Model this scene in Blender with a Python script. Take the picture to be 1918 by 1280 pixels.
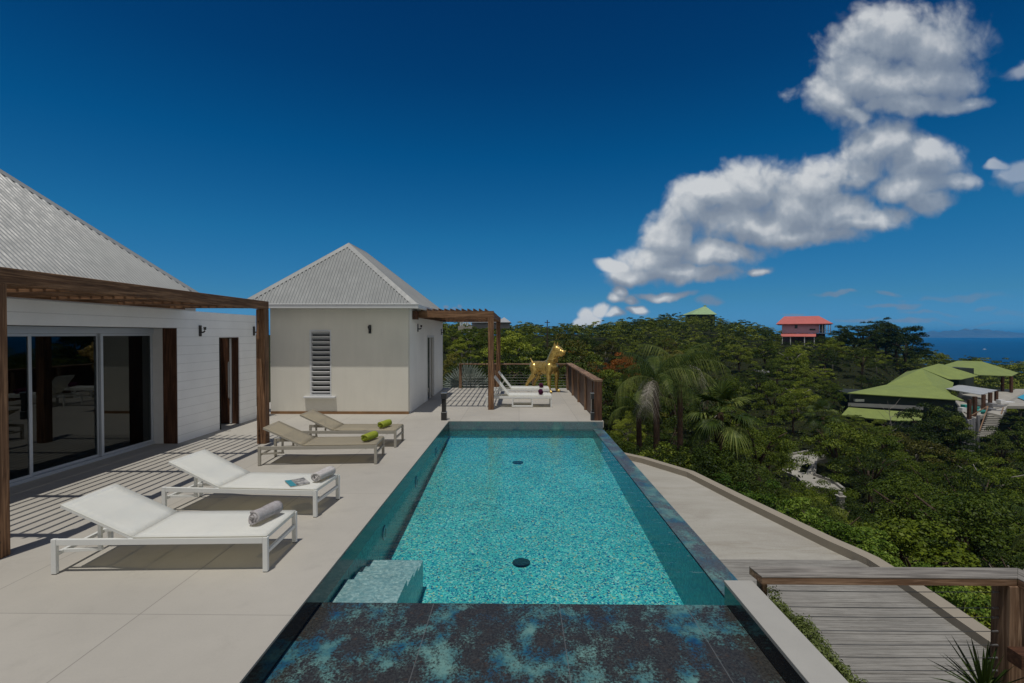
import bpy, bmesh, math, random
import numpy as np
from mathutils import Vector, Matrix
for o in list(bpy.data.objects): bpy.data.objects.remove(o)
SC = bpy.context.scene
COL = SC.collection
R = math.radians
rnd = random.Random(7)
NR = np.random.default_rng(11)

# ------------------------------------------------------------------ camera
EYE = 2.25
cam = bpy.data.cameras.new('camera'); camo = bpy.data.objects.new('camera', cam); COL.objects.link(camo)
cam.sensor_width = 36; cam.lens = 36*940/1918; cam.clip_start = .05; cam.clip_end = 40000
camo.location = (0, 0, EYE)
camo.rotation_euler = (R(90)-math.atan(14/940), 0, math.atan(12/940))
SC.camera = camo
# ------------------------------------------------------------------ render / exposure
SC.view_settings.view_transform = 'Standard'; SC.view_settings.look = 'None'
SC.view_settings.exposure = -0.31; SC.view_settings.gamma = 1
SC.render.engine = 'CYCLES'
try:
    SC.cycles.use_denoising = True; SC.cycles.denoiser = 'OPENIMAGEDENOISE'; SC.cycles.denoising_input_passes = 'RGB_ALBEDO_NORMAL'; SC.cycles.denoising_prefilter = 'ACCURATE'
except Exception: pass
SC.cycles.max_bounces = 8; SC.cycles.transparent_max_bounces = 12; SC.cycles.volume_bounces = 1
SC.cycles.diffuse_bounces = 3; SC.cycles.glossy_bounces = 3; SC.cycles.transmission_bounces = 4
SC.cycles.caustics_reflective = False; SC.cycles.caustics_refractive = False
SC.cycles.sample_clamp_indirect = 4
# ------------------------------------------------------------------ sun
SUN_EL = R(75.5)
SV = Vector((-.075, -.25, 1)).normalized()
sl = bpy.data.lights.new('sun', 'SUN'); slo = bpy.data.objects.new('sun', sl); COL.objects.link(slo)
sl.energy = 3.2; sl.angle = R(.5); sl.color = (1, .95, .87)
slo.rotation_euler = SV.to_track_quat('Z', 'Y').to_euler(); slo.location = (0, 0, 40)

# ------------------------------------------------------------------ node helpers
class NT:
    def __init__(s, nt): s.nt = nt
    def n(s, t, ins=None, **kw):
        nd = s.nt.nodes.new(t)
        for k, v in kw.items(): setattr(nd, k, v)
        for k, v in (ins or {}).items():
            sock = nd.inputs[k]
            if isinstance(v, bpy.types.NodeSocket): s.nt.links.new(v, sock)
            else: sock.default_value = v
        return nd
    def m(s, op, a, b=None, c=None, clamp=False):
        ins = {0: a}
        if b is not None: ins[1] = b
        if c is not None: ins[2] = c
        return s.n('ShaderNodeMath', ins, operation=op, use_clamp=clamp).outputs[0]
    def v(s, op, a, b=None):
        ins = {0: a}
        if b is not None: ins[1] = b
        nd = s.n('ShaderNodeVectorMath', ins, operation=op)
        return nd.outputs[0]
    def mix(s, f, a, b, blend='MIX'):
        nd = s.nt.nodes.new('ShaderNodeMix'); nd.data_type = 'RGBA'; nd.blend_type = blend
        for i, v in ((0, f), (6, a), (7, b)):
            if isinstance(v, bpy.types.NodeSocket): s.nt.links.new(v, nd.inputs[i])
            else: nd.inputs[i].default_value = v if i == 0 else (*v[:3], 1)
        return nd.outputs[2]
    def ramp(s, f, stops, interp='LINEAR'):
        nd = s.nt.nodes.new('ShaderNodeValToRGB'); cr = nd.color_ramp; cr.interpolation = interp
        while len(cr.elements) < len(stops): cr.elements.new(.5)
        for e, (p, c) in zip(cr.elements, stops):
            e.position = p; e.color = (*c[:3], 1) if not isinstance(c, (int, float)) else (c, c, c, 1)
        s.nt.links.new(f, nd.inputs[0]); return nd.outputs[0]
    def noise(s, vec, scale, detail=4, rough=.5, dist=0):
        nd = s.n('ShaderNodeTexNoise', {'Scale': scale, 'Detail': detail, 'Roughness': rough, 'Distortion': dist})
        if vec is not None: s.nt.links.new(vec, nd.inputs['Vector'])
        return nd.outputs[0]
    def mapr(s, v, a, b, c=0., d=1., kind='LINEAR'):
        return s.n('ShaderNodeMapRange', {'Value': v, 'From Min': a, 'From Max': b, 'To Min': c, 'To Max': d}, interpolation_type=kind).outputs[0]
    def pos(s): return s.n('ShaderNodeNewGeometry').outputs['Position']
    def obj(s): return s.n('ShaderNodeTexCoord').outputs['Object']
    def scale(s, vec, sc): return s.v('MULTIPLY', vec, sc)

MATS = {}
def material(name):
    m = bpy.data.materials.new(name); m.use_nodes = True
    nt = m.node_tree; nt.nodes.clear(); g = NT(nt)
    out = nt.nodes.new('ShaderNodeOutputMaterial')
    MATS[name] = m
    return m, g, out
def principled(g, out, col, rough=.6, metal=0., spec=.5, bump=None, bstr=.2, bdist=.01, **kw):
    ins = {'Base Color': col if isinstance(col, bpy.types.NodeSocket) else (*col[:3], 1), 'Roughness': rough, 'Metallic': metal, 'Specular IOR Level': spec}
    ins.update(kw)
    p = g.n('ShaderNodeBsdfPrincipled', ins)
    if bump is not None:
        b = g.n('ShaderNodeBump', {'Height': bump, 'Strength': bstr, 'Distance': bdist})
        g.nt.links.new(b.outputs[0], p.inputs['Normal'])
    g.nt.links.new(p.outputs[0], out.inputs[0]); return p
def simple(name, col, rough=.6, metal=0., spec=.5, var=.08, scale=6., bump=0.):
    m, g, out = material(name)
    nz = g.noise(g.obj(), scale, 5, .6)
    f = g.mapr(nz, .3, .7, 1-var, 1+var)
    c = g.mix(1., col, f, 'MULTIPLY')
    r = g.mapr(nz, .3, .7, rough*.9, min(1, rough*1.12))
    principled(g, out, c, r, metal, spec, bump=g.noise(g.obj(), scale*14, 3, .6) if bump else None, bstr=bump, bdist=.004)
    return m
def wood(name, axis, a, b, rough=.7, knots=True):
    """grain running along the given local axis"""
    m, g, out = material(name)
    sc = [34., 34., 34.]; sc[axis] = 1.6
    p = g.obj()
    q = g.scale(p, tuple(sc))
    n1 = g.noise(q, 1., 6, .65, .6)
    sc2 = [90., 90., 90.]; sc2[axis] = 3.
    n2 = g.noise(g.scale(p, tuple(sc2)), 1., 3, .6)
    n3 = g.noise(p, 1.3, 3, .5)
    c = g.ramp(n1, [(.28, [x*.45 for x in a]), (.45, a), (.62, b), (.8, [x*.62 for x in b])])
    c = g.mix(g.mapr(n2, .35, .7, 0, .45), c, [x*.4 for x in a])
    c = g.mix(1., c, g.mapr(n3, .3, .7, .75, 1.2), 'MULTIPLY')
    h = g.m('ADD', n1, g.m('MULTIPLY', n2, .5))
    principled(g, out, c, rough, 0, .3, bump=h, bstr=.35, bdist=.004)
    return m

# ------------------------------------------------------------------ world: Nishita sky + cumulus in the far sky
W = bpy.data.worlds.new('World'); SC.world = W; W.use_nodes = True
W.node_tree.nodes.clear(); g = NT(W.node_tree)
def px(x, y): return ((x-971)/940., (626-y)/940.)
CLOUDS = [  # centre px, radii px, tilt deg
    (1600,150,100,78,-18),(1555,190,70,52,-20),(1668,75,112,66,0),(1738,95,98,75,10),(1640,165,150,52,4),(1745,150,92,55,8),(1800,205,52,18,6),(1690,205,130,28,3),(1893,142,40,18,25),(1575,215,60,20,-20),
    (1630,280,92,50,15),(1710,300,80,50,-10),(1700,350,95,34,5),(1770,345,34,26,0),
    (1400,352,118,56,6),(1330,365,92,48,10),(1290,400,76,58,20),(1480,388,112,64,0),(1400,420,180,48,0),(1250,455,62,52,30),(1225,490,78,34,4),(1150,500,46,17,-4),(1330,478,108,34,4),(1560,390,95,48,0),(1640,405,92,30,4),(1730,385,48,32,0),(1530,345,80,50,10),(1590,330,70,40,20),(1610,412,100,20,0),(1480,440,140,28,0),(1780,345,40,20,0),(1180,520,60,22,6),(1290,515,140,22,0),(1410,515,24,10,0),
    (1156,545,17,16,0),(1148,562,20,15,0),(1174,564,19,13,0),(1128,584,21,15,0),(1153,590,22,12,0),(1098,589,21,17,10),(1084,606,20,16,0),(1113,602,24,14,0),(1186,580,26,9,4),(1240,552,70,8,2),
    (1900,325,60,22,20),(1910,350,30,18,0),(1860,318,30,10,0)]
SMALL = [(1640,575,48,6,0),(1700,577,30,9,0),(1840,582,26,6,0),(1745,590,60,5,0),(1790,560,90,8,2),(1565,548,42,6,12),(1660,545,26,6,-10),(1330,562,26,7,0),(855,573,7,4,0),(838,572,5,4,0),(868,570,6,4,0),(1900,590,50,8,0),(1480,590,30,3,0),(1600,600,40,4,0),(1720,605,90,5,0),(1850,610,60,4,0)]
def cloud_group(name, items, soft):
    gt = bpy.data.node_groups.new(name, 'ShaderNodeTree'); G = NT(gt)
    gt.interface.new_socket('P', in_out='INPUT', socket_type='NodeSocketVector')
    gt.interface.new_socket('E', in_out='OUTPUT', socket_type='NodeSocketFloat')
    gi = gt.nodes.new('NodeGroupInput'); go = gt.nodes.new('NodeGroupOutput')
    acc = None
    for (x, y, a, b, t) in items:
        c = px(x, y); ct, st = math.cos(R(t)), math.sin(R(t))
        d = G.v('SUBTRACT', gi.outputs[0], (c[0], c[1], 0))
        u = G.n('ShaderNodeVectorMath', {0: d, 1: (ct*940/a, st*940/a, 0)}, operation='DOT_PRODUCT').outputs['Value']
        v = G.n('ShaderNodeVectorMath', {0: d, 1: (-st*940/b, ct*940/b, 0)}, operation='DOT_PRODUCT').outputs['Value']
        ln = G.m('SQRT', G.m('MULTIPLY_ADD', u, u, G.m('MULTIPLY', v, v)))
        e = G.m('SUBTRACT', 1., ln)
        acc = e if acc is None else G.m('SMOOTH_MAX', acc, e, soft)
    G.nt.links.new(acc, go.inputs[0])
    return gt
GB, GS = cloud_group('cumulus_shape', CLOUDS, .18), cloud_group('cloudlet_shape', SMALL, .1)
dirv = g.n('ShaderNodeTexCoord').outputs['Generated']
sp = g.n('ShaderNodeSeparateXYZ', {0: dirv})
yy = g.m('MAXIMUM', sp.outputs[1], .02)
P = g.n('ShaderNodeCombineXYZ', {0: g.m('DIVIDE', sp.outputs[0], yy), 1: g.m('DIVIDE', sp.outputs[2], yy), 2: 0.}).outputs[0]
def field(p, small):
    w = g.n('ShaderNodeTexNoise', {'Vector': p, 'Scale': 9., 'Detail': 3.}).outputs[1]
    pw = g.v('ADD', p, g.scale(g.v('SUBTRACT', w, (.5, .5, .5)), (.07, .06, 0)))
    gb = g.nt.nodes.new('ShaderNodeGroup'); gb.node_tree = GB; g.nt.links.new(pw, gb.inputs[0])
    n1 = g.noise(pw, 11., 7, .6, .1)
    pw2 = g.v('ADD', p, g.scale(g.v('SUBTRACT', w, (.5, .5, .5)), (.03, .03, 0)))
    n0 = g.m('SUBTRACT', 1., g.n('ShaderNodeTexVoronoi', {'Vector': pw2, 'Scale': 24., 'Detail': 2., 'Roughness': .55, 'Randomness': 1.}, feature='F1', normalize=True).outputs['Distance'])
    nn = g.m('ADD', g.m('MULTIPLY', n1, 1.35), g.m('MULTIPLY_ADD', n0, 1.05, -1.38))
    s_ = g.m('ADD', g.m('MULTIPLY', gb.outputs[0], .78), g.m('MULTIPLY', nn, .62))
    if not small: return s_
    gs = g.nt.nodes.new('ShaderNodeGroup'); gs.node_tree = GS; g.nt.links.new(pw, gs.inputs[0])
    eb = g.m('MULTIPLY', g.m('MINIMUM', gb.outputs[0], .60), 1.25)
    es = g.m('MULTIPLY', g.m('MINIMUM', gs.outputs[0], .5), .8)
    return g.m('ADD', g.m('MAXIMUM', eb, es), nn), s_, es, eb
f0, s0, es0, eb0 = field(P, True)
s1 = field(g.v('ADD', P, (-.012, .04, 0)), False)
dens = g.mapr(f0, -.10, .66, 0, 1, 'SMOOTHSTEP')
front = g.mapr(sp.outputs[1], .05, .15)
px_ = g.n('ShaderNodeSeparateXYZ', {0: P}).outputs[0]
thin = g.m('MULTIPLY', g.mapr(g.m('SUBTRACT', es0, eb0), -.05, .1, 1., .68), g.ramp(px_, [(.55, 1.), (.80, .90), (.9, .72), (.96, .42)]))
dens = g.m('MULTIPLY', g.m('MULTIPLY', dens, front), thin)
lit = g.mapr(g.m('SUBTRACT', s0, s1), -.48, .54)
CB = 9.6
ccol = g.ramp(lit, [(0., (.24*CB, .30*CB, .40*CB)), (.35, (.29*CB, .35*CB, .44*CB)), (.62, (.40*CB, .46*CB, .54*CB)), (1., (.76*CB, .79*CB, .82*CB))])
sky = g.n('ShaderNodeTexSky', sky_type='NISHITA', sun_disc=False, sun_elevation=SUN_EL, sun_rotation=math.atan2(SV.x, SV.y), altitude=100., air_density=1., dust_density=0., ozone_density=2.)
el = g.m('ARCSINE', sp.outputs[2])
tint = g.ramp(g.mapr(el, 0., .62), [(0., (.13,.42,1.0)), (.03, (.13,.42,.98)), (.11, (.125,.425,.75)), (.30, (.065,.46,.735)), (.54, (.012,.375,.66)), (.755, (.006,.265,.525)), (1., (.005,.20,.44))])
deep = g.mix(1., sky.outputs[0], tint, 'MULTIPLY')
fill_band = g.m('MULTIPLY', g.mapr(sp.outputs[1], .52, .12, 0, 1, 'SMOOTHSTEP'), g.mapr(el, 1.05, .45, 0, 1, 'SMOOTHSTEP'))
skyc = g.mix(fill_band, deep, (4.9, 4.9, 4.8))   # sky outside the view: bright band added as fill for the shaded walls
col = g.mix(dens, skyc, ccol)
bg = g.n('ShaderNodeBackground', {'Color': col, 'Strength': .1})
wo = g.nt.nodes.new('ShaderNodeOutputWorld'); g.nt.links.new(bg.outputs[0], wo.inputs[0])
W.cycles.sampling_method = 'MANUAL'; W.cycles.sample_map_resolution = 512
# ------------------------------------------------------------------ mesh helpers
class MB:
    def __init__(s): s.v = []; s.f = []
    def add(s, vs, fs):
        o = len(s.v); s.v += [tuple(v) for v in vs]; s.f += [tuple(i+o for i in f) for f in fs]; return s
    def box(s, x0, x1, y0, y1, z0, z1):
        return s.add([(x0,y0,z0),(x1,y0,z0),(x1,y1,z0),(x0,y1,z0),(x0,y0,z1),(x1,y0,z1),(x1,y1,z1),(x0,y1,z1)],
            [(3,2,1,0),(4,5,6,7),(0,1,5,4),(1,2,6,5),(2,3,7,6),(3,0,4,7)])
    def beam(s, p, q, w, h, up=(0,0,1)):
        p = Vector(p); q = Vector(q); d = (q-p).normalized(); u = Vector(up)
        r = d.cross(u).normalized(); u = r.cross(d).normalized()
        c = []
        for e in (p, q):
            for a, b in ((-1,-1),(1,-1),(1,1),(-1,1)): c.append(e + r*a*w/2 + u*b*h/2)
        return s.add(c, [(3,2,1,0),(4,5,6,7),(0,1,5,4),(1,2,6,5),(2,3,7,6),(3,0,4,7)])
    def tube(s, pts, rs, n=8, cap=True):
        pts = [Vector(p) for p in pts]
        if not hasattr(rs, '__len__'): rs = [rs]*len(pts)
        vs = []; fs = []
        for i, p in enumerate(pts):
            d = (pts[min(i+1, len(pts)-1)] - pts[max(i-1, 0)]).normalized()
            a = Vector((0,0,1)) if abs(d.z) < .9 else Vector((1,0,0))
            r = d.cross(a).normalized(); u = r.cross(d)
            for k in range(n):
                t = 2*math.pi*k/n; vs.append(p + (r*math.cos(t)+u*math.sin(t))*rs[i])
        for i in range(len(pts)-1):
            for k in range(n):
                k2 = (k+1) % n; fs.append((i*n+k, i*n+k2, (i+1)*n+k2, (i+1)*n+k))
        if cap: fs.append(tuple(range(n))[::-1]); fs.append(tuple((len(pts)-1)*n+k for k in range(n)))
        return s.add(vs, fs)
    def prism(s, poly, z0, z1):
        """vertical prism over a ccw polygon; z1 may be a list"""
        n = len(poly); zt = z1 if hasattr(z1, '__len__') else [z1]*n
        zb = z0 if hasattr(z0, '__len__') else [z0]*n
        vs = [(x, y, zb[i]) for i, (x, y) in enumerate(poly)] + [(x, y, zt[i]) for i, (x, y) in enumerate(poly)]
        fs = [tuple(range(n))[::-1], tuple(range(n, 2*n))]
        for i in range(n): j = (i+1) % n; fs.append((i, j, n+j, n+i))
        return s.add(vs, fs)
    def plate(s, poly, th):
        """a flat or slightly bent polygon given a thickness downwards along its normal"""
        P = [Vector(p) for p in poly]; nrm = Vector((0,0,0)); c = sum(P, Vector((0,0,0)))/len(P)
        for i in range(len(P)): nrm += (P[i]-c).cross(P[(i+1) % len(P)]-c)
        nrm.normalize()
        if nrm.z < 0: nrm = -nrm; P = P[::-1]
        n = len(P); vs = P + [p-nrm*th for p in P]
        fs = [tuple(range(n)), tuple(range(2*n-1, n-1, -1))]
        for i in range(n): j = (i+1) % n; fs.append((j, i, n+i, n+j))
        return s.add(vs, fs)
    def build(s, name, mat, parent=None, bevel=0, smooth=False):
        off = Vector(parent.get('_w', (0,0,0))) if parent else Vector((0,0,0))
        me = bpy.data.meshes.new(name)
        me.from_pydata([tuple(Vector(v)-off) for v in s.v], [], s.f); me.update()
        if smooth: me.polygons.foreach_set('use_smooth', [True]*len(me.polygons))
        o = bpy.data.objects.new(name, me); COL.objects.link(o)
        me.materials.append(MATS[mat] if isinstance(mat, str) else mat)
        if parent: o.parent = parent; o['_w'] = tuple(off)
        if bevel:
            b = o.modifiers.new('edge', 'BEVEL'); b.width = bevel; b.segments = 2; b.limit_method = 'ANGLE'
        return o
def quads_obj(name, Q, mat, parent=None, off=(0,0,0)):
    """Q: (n,4,3) array of quads"""
    if parent is not None: off = tuple(parent.get('_w', off))
    n = len(Q); me = bpy.data.meshes.new(name)
    me.vertices.add(n*4); me.vertices.foreach_set('co', (Q.reshape(-1, 3)-np.array(off)).astype(np.float32).ravel())
    me.loops.add(n*4); me.loops.foreach_set('vertex_index', np.arange(n*4, dtype=np.int32))
    me.polygons.add(n); me.polygons.foreach_set('loop_start', np.arange(0, n*4, 4, dtype=np.int32))
    me.update(calc_edges=True); me.validate()
    me.materials.append(MATS[mat])
    o = bpy.data.objects.new(name, me); COL.objects.link(o)
    if parent: o.parent = parent
    return o
def tag(o, label=None, cat=None, group=None, kind=None):
    if label: o['label'] = label
    if cat: o['category'] = cat
    if group: o['group'] = group
    if kind: o['kind'] = kind
    return o
def thing(name, label, cat, loc=(0,0,0), group=None, rz=0):
    o = bpy.data.objects.new(name, None); COL.objects.link(o); o.location = loc; o.rotation_euler = (0,0,rz)
    o.empty_display_size = .2
    o['_w'] = tuple(loc) if rz == 0 else (0.,0.,0.)
    return tag(o, label, cat, group)
def proto(name, label, cat, group=None):
    o = thing(name, label, cat, (0,0,0), group); return o
def copy_tree(o, parent=None):
    c = o.copy(); COL.objects.link(c)
    if parent: c.parent = parent
    for ch in list(o.children): copy_tree(ch, c)
    return c
def struct(o): return tag(o, kind='structure')

# ------------------------------------------------------------------ materials
def mk_deck():
    m, g, out = material('deck_tile')
    p = g.pos(); s = g.n('ShaderNodeSeparateXYZ', {0: p})
    def joint(c, off, step, w):
        t = g.m('PINGPONG', g.m('ADD', c, off), step/2)
        return g.mapr(t, w, w*1.6, 1, 0)
    jx = joint(s.outputs[0], 3.04, 1.53, .0035)
    jy = joint(s.outputs[1], -3.96, 3.06, .0028)
    j = g.m('MAXIMUM', jx, jy)
    n = g.noise(p, .55, 5, .6); n2 = g.noise(p, 60., 4, .7); n3 = g.noise(p, 4., 4, .6)
    cell = g.v('SNAP', g.v('ADD', p, (3.04, -3.96, 0)), (1.53, 3.06, 50.))
    wn = g.n('ShaderNodeTexWhiteNoise', {0: cell}).outputs[0]
    f = g.m('ADD', g.mapr(n, .3, .7, .92, 1.06), g.m('ADD', g.mapr(n2, .3, .7, -.025, .025), g.m('ADD', g.mapr(n3, .3, .7, -.02, .02), g.mapr(wn, 0, 1, -.035, .035))))
    stain = g.mapr(g.noise(g.v('ADD', p, (3.7, 8.1, 0)), 1.9, 6, .7, .5), .56, .72, 0, .10)
    f = g.m('SUBTRACT', f, stain)
    c = g.mix(1., (.42, .398, .352), f, 'MULTIPLY')
    c = g.mix(g.m('MULTIPLY', j, .48), c, (.12, .11, .10))
    principled(g, out, c, g.mapr(n, .3, .7, .62, .75), 0, .35, bump=g.m('SUBTRACT', n2, g.m('MULTIPLY', j, 2.)), bstr=.15, bdist=.003)
mk_deck()
def mk_mosaic(name, cols, size, rough=.25, dark=1.):
    m, g, out = material(name)
    p = g.pos()
    w = g.n('ShaderNodeTexNoise', {'Vector': p, 'Scale': 6., 'Detail': 3.}).outputs[1]
    w2 = g.n('ShaderNodeTexNoise', {'Vector': g.scale(p, (1., 3., 1.)), 'Scale': 22., 'Detail': 2.}).outputs[1]
    q = g.v('ADD', p, g.scale(g.v('SUBTRACT', w, (.5,.5,.5)), (.10, .10, .10)))
    q = g.v('ADD', q, g.scale(g.v('SUBTRACT', w2, (.5,.5,.5)), (.05, .03, .03)))
    vo = g.n('ShaderNodeTexVoronoi', {'Vector': q, 'Scale': 1/size, 'Randomness': .55}, feature='F1')
    wn = g.n('ShaderNodeSeparateColor', {0: vo.outputs['Color']}).outputs[0]
    c = g.ramp(wn, cols, 'CONSTANT')
    big = g.noise(p, 1.1, 3, .6)
    c = g.mix(1., c, g.mapr(big, .3, .7, .86*dark, 1.1*dark), 'MULTIPLY')
    gr = g.mapr(vo.outputs['Distance'], .0, .75, 1.06, .72)
    c = g.mix(1., c, gr, 'MULTIPLY')
    principled(g, out, c, rough, 0, .5)
mk_mosaic('pool_mosaic', [(0., (.008,.12,.27)), (.16, (.03,.34,.45)), (.32, (.08,.52,.51)), (.55, (.13,.65,.60)), (.75, (.22,.75,.68)), (.88, (.52,.86,.78)), (.95, (.62,.62,.32))], .017)
mk_mosaic('pool_mosaic_wall', [(0., (.01,.20,.24)), (.3, (.02,.29,.31)), (.65, (.03,.36,.37)), (.9, (.06,.42,.41))], .024)
mk_mosaic('step_mosaic', [(0., (.30,.42,.44)), (.3, (.42,.52,.53)), (.65, (.50,.58,.58)), (.9, (.60,.66,.65))], .03)
def mk_patina(name, tile=True, dark=(.018,.021,.022), rough=.16, thr=0., lin=1.):
    m, g, out = material(name)
    p = g.pos(); s = g.n('ShaderNodeSeparateXYZ', {0: p})
    q = g.scale(p, (1.25, .85, 1.25))
    big = g.noise(q, 2.1, 4, .6, .4)
    fine = g.noise(g.scale(p, (1.1, 1., 1)), 46., 7, .82)
    mid = g.noise(q, 7.5, 5, .7, .3)
    t = g.m('ADD', g.m('MULTIPLY', big, 1.05), g.m('ADD', g.m('MULTIPLY', mid, .50), g.m('MULTIPLY', fine, 1.05)))
    mask = g.mapr(t, 1.20+thr, 1.40+thr, 0, 1, 'SMOOTHSTEP')
    hue = g.noise(g.v('ADD', p, (5., 2., 1.)), 2.6, 4, .65)
    blue = g.ramp(hue, [(.34, (.010*lin,.065*lin,.15*lin)), (.42, (.025*lin,.125*lin,.19*lin)), (.50, (.075*lin,.20*lin,.21*lin)), (.64, (.16*lin,.31*lin,.28*lin))])
    dk = g.mix(g.mapr(fine, .4, .65, 0, .8), dark, [x*3.2 for x in dark])
    rust = g.mapr(g.noise(g.v('ADD', p, (9.,1.,3.)), 18., 5, .75), .56, .72, 0, .65)
    c = g.mix(rust, dk, (.09,.055,.03))
    c = g.mix(mask, c, blue)
    if tile:
        jx = g.mapr(g.m('PINGPONG', g.m('ADD', s.outputs[0], .77), .57), .002, .005, 1, 0)
        jy = g.mapr(g.m('PINGPONG', g.m('ADD', s.outputs[1], -2.2), 1.165), .002, .005, 1, 0)
        c = g.mix(g.m('MULTIPLY', g.m('MAXIMUM', jx, jy), .7), c, (.13,.14,.14))
    principled(g, out, c, g.mapr(mid, .3, .7, rough*.8, rough*2.), 0, .5, bump=g.noise(g.scale(p, (1.,2.2,1.)), 5., 3, .5), bstr=.08, bdist=.02)
mk_patina('patina_tile', dark=(.022,.022,.020), thr=.085, lin=.92)
mk_patina('patina_edge', tile=False, dark=(.040,.047,.053), rough=.26, thr=-.01, lin=.85)
mk_patina('patina_band', tile=False, dark=(.075,.10,.11), rough=.35, thr=.10, lin=.9)
simple('black_tile', (.012,.014,.014), .12, 0, .5, .3, 4.)
def mk_water():
    m, g, out = material('pool_water')
    p = g.pos()
    n1 = g.noise(g.scale(p, (1., 1.6, 1.)), 3.2, 3, .5); n2 = g.noise(g.scale(p, (1., 1.8, 1.)), 11., 2, .5)
    b = g.n('ShaderNodeBump', {'Height': g.m('ADD', n1, g.m('MULTIPLY', n2, .3)), 'Strength': .38, 'Distance': .03})
    fr = g.n('ShaderNodeFresnel', {'IOR': 1.33, 'Normal': b.outputs[0]})
    gl = g.n('ShaderNodeBsdfGlossy', {'Color': (1,1,1,1), 'Roughness': .02, 'Normal': b.outputs[0]})
    tr = g.n('ShaderNodeBsdfTransparent', {'Color': (.80,.96,.97,1)})
    mx = g.n('ShaderNodeMixShader', {0: fr.outputs[0], 1: tr.outputs[0], 2: gl.outputs[0]})
    g.nt.links.new(mx.outputs[0], out.inputs[0])
mk_water()
def mk_glass():
    m, g, out = material('dark_glass')
    fr = g.n('ShaderNodeFresnel', {'IOR': 1.6})
    gl = g.n('ShaderNodeBsdfGlossy', {'Color': (.8,.85,.85,1), 'Roughness': .01})
    tr = g.n('ShaderNodeBsdfTransparent', {'Color': (.25,.27,.27,1)})
    mx = g.n('ShaderNodeMixShader', {0: fr.outputs[0], 1: tr.outputs[0], 2: gl.outputs[0]})
    g.nt.links.new(mx.outputs[0], out.inputs[0])
mk_glass()
def mk_sea():
    m, g, out = material('sea_water')
    p = g.pos()
    n = g.noise(p, .02, 6, .65); n2 = g.noise(p, .004, 4, .6)
    c = g.ramp(n2, [(.3, (.0,.045,.135)), (.7, (.0,.065,.18))])
    principled(g, out, c, .5, 0, .06, bump=n, bstr=.3, bdist=1.)
mk_sea()
def mk_siding():
    m, g, out = material('white_siding')
    p = g.pos(); s = g.n('ShaderNodeSeparateXYZ', {0: p})
    t = g.m('PINGPONG', g.m('ADD', s.outputs[2], .03), .0925)
    j = g.mapr(t, .002, .006, 1, 0)
    n = g.noise(p, 1.2, 4, .6); n2 = g.noise(g.scale(p, (8, 8, 30)), 3., 3, .6)
    c = g.mix(1., (.89,.91,.93), g.m('ADD', g.mapr(n, .3, .7, .93, 1.03), g.mapr(n2, .3, .7, -.02, .02)), 'MULTIPLY')
    c = g.mix(g.m('MULTIPLY', j, .45), c, (.3,.31,.33))
    principled(g, out, c, .55, 0, .3, bump=g.m('SUBTRACT', 1., j), bstr=.5, bdist=.004)
mk_siding()
def mk_render(name, col):
    m, g, out = material(name)
    p = g.pos()
    n = g.noise(p, .9, 5, .6); n2 = g.noise(p, 120., 3, .7); n3 = g.noise(g.scale(p, (3., 3., .4)), 2., 4, .6)
    c = g.mix(1., col, g.m('ADD', g.mapr(n, .3, .7, .95, 1.04), g.mapr(n3, .35, .75, .02, -.03)), 'MULTIPLY')
    principled(g, out, c, .85, 0, .2, bump=n2, bstr=.25, bdist=.003)
mk_render('cream_render', (.70,.675,.60))
mk_render('white_render', (.80,.80,.78))
mk_render('grey_coping', (.365,.36,.335))
mk_render('kerb_concrete', (.31,.275,.22))
def mk_roof(name, col, rough=.38, met=0.):
    m, g, out = material(name)
    p = g.pos()
    n = g.noise(p, .8, 5, .65); n2 = g.noise(g.scale(p, (1, 1, .2)), 7., 4, .6)
    c = g.mix(1., col, g.m('ADD', g.mapr(n, .3, .7, .88, 1.08), g.mapr(n2, .35, .7, .02, -.03)), 'MULTIPLY')
    principled(g, out, c, g.mapr(n2, .3, .7, rough*.85, rough*1.3), met, .5)
mk_roof('zinc_roof', (.275,.29,.29), .45, .0)
mk_roof('green_roof', (.21,.265,.07), .6)
mk_roof('pale_green_roof', (.28,.42,.22), .6)
mk_roof('red_roof', (.50,.135,.115), .6)
mk_roof('grey_roof', (.36,.38,.40), .6)
simple('white_metal', (.70,.715,.70), .35, 0, .5, .03, 3.)
def mk_sling(name, col, open_):
    m, g, out = material(name)
    n = g.noise(g.obj(), 3., 4, .6); w = g.noise(g.obj(), 300., 2, .5)
    c = g.mix(1., col, g.mapr(n, .3, .7, .96, 1.03), 'MULTIPLY')
    bp_ = g.n('ShaderNodeBump', {'Height': w, 'Strength': .2, 'Distance': .002})
    d = g.n('ShaderNodeBsdfPrincipled', {'Base Color': c, 'Roughness': .7, 'Specular IOR Level': .25, 'Normal': bp_.outputs[0]})
    t = g.n('ShaderNodeBsdfTranslucent', {'Color': g.mix(1., c, (1., .92, .78), 'MULTIPLY')})
    tp = g.n('ShaderNodeBsdfTransparent', {'Color': (1., .92, .72, 1)})
    m1 = g.n('ShaderNodeMixShader', {0: .25, 1: d.outputs[0], 2: t.outputs[0]})
    m2 = g.n('ShaderNodeMixShader', {0: open_, 1: m1.outputs[0], 2: tp.outputs[0]})
    g.nt.links.new(m2.outputs[0], out.inputs[0])
mk_sling('white_sling', (.90,.95,.98), .32)
mk_sling('taupe_sling', (.46,.425,.34), .31)
simple('taupe_metal', (.37,.35,.30), .4, .1, .5, .05, 3.)
simple('black_metal', (.02,.02,.022), .35, 0, .5, .1, 5.)
simple('black_gloss', (.012,.012,.013), .08, 0, .6, .1, 5.)
simple('steel', (.45,.46,.47), .3, .9, .5, .05, 8.)
simple('cable_steel', (.14,.14,.14), .4, .7, .5, .05, 8.)
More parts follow.
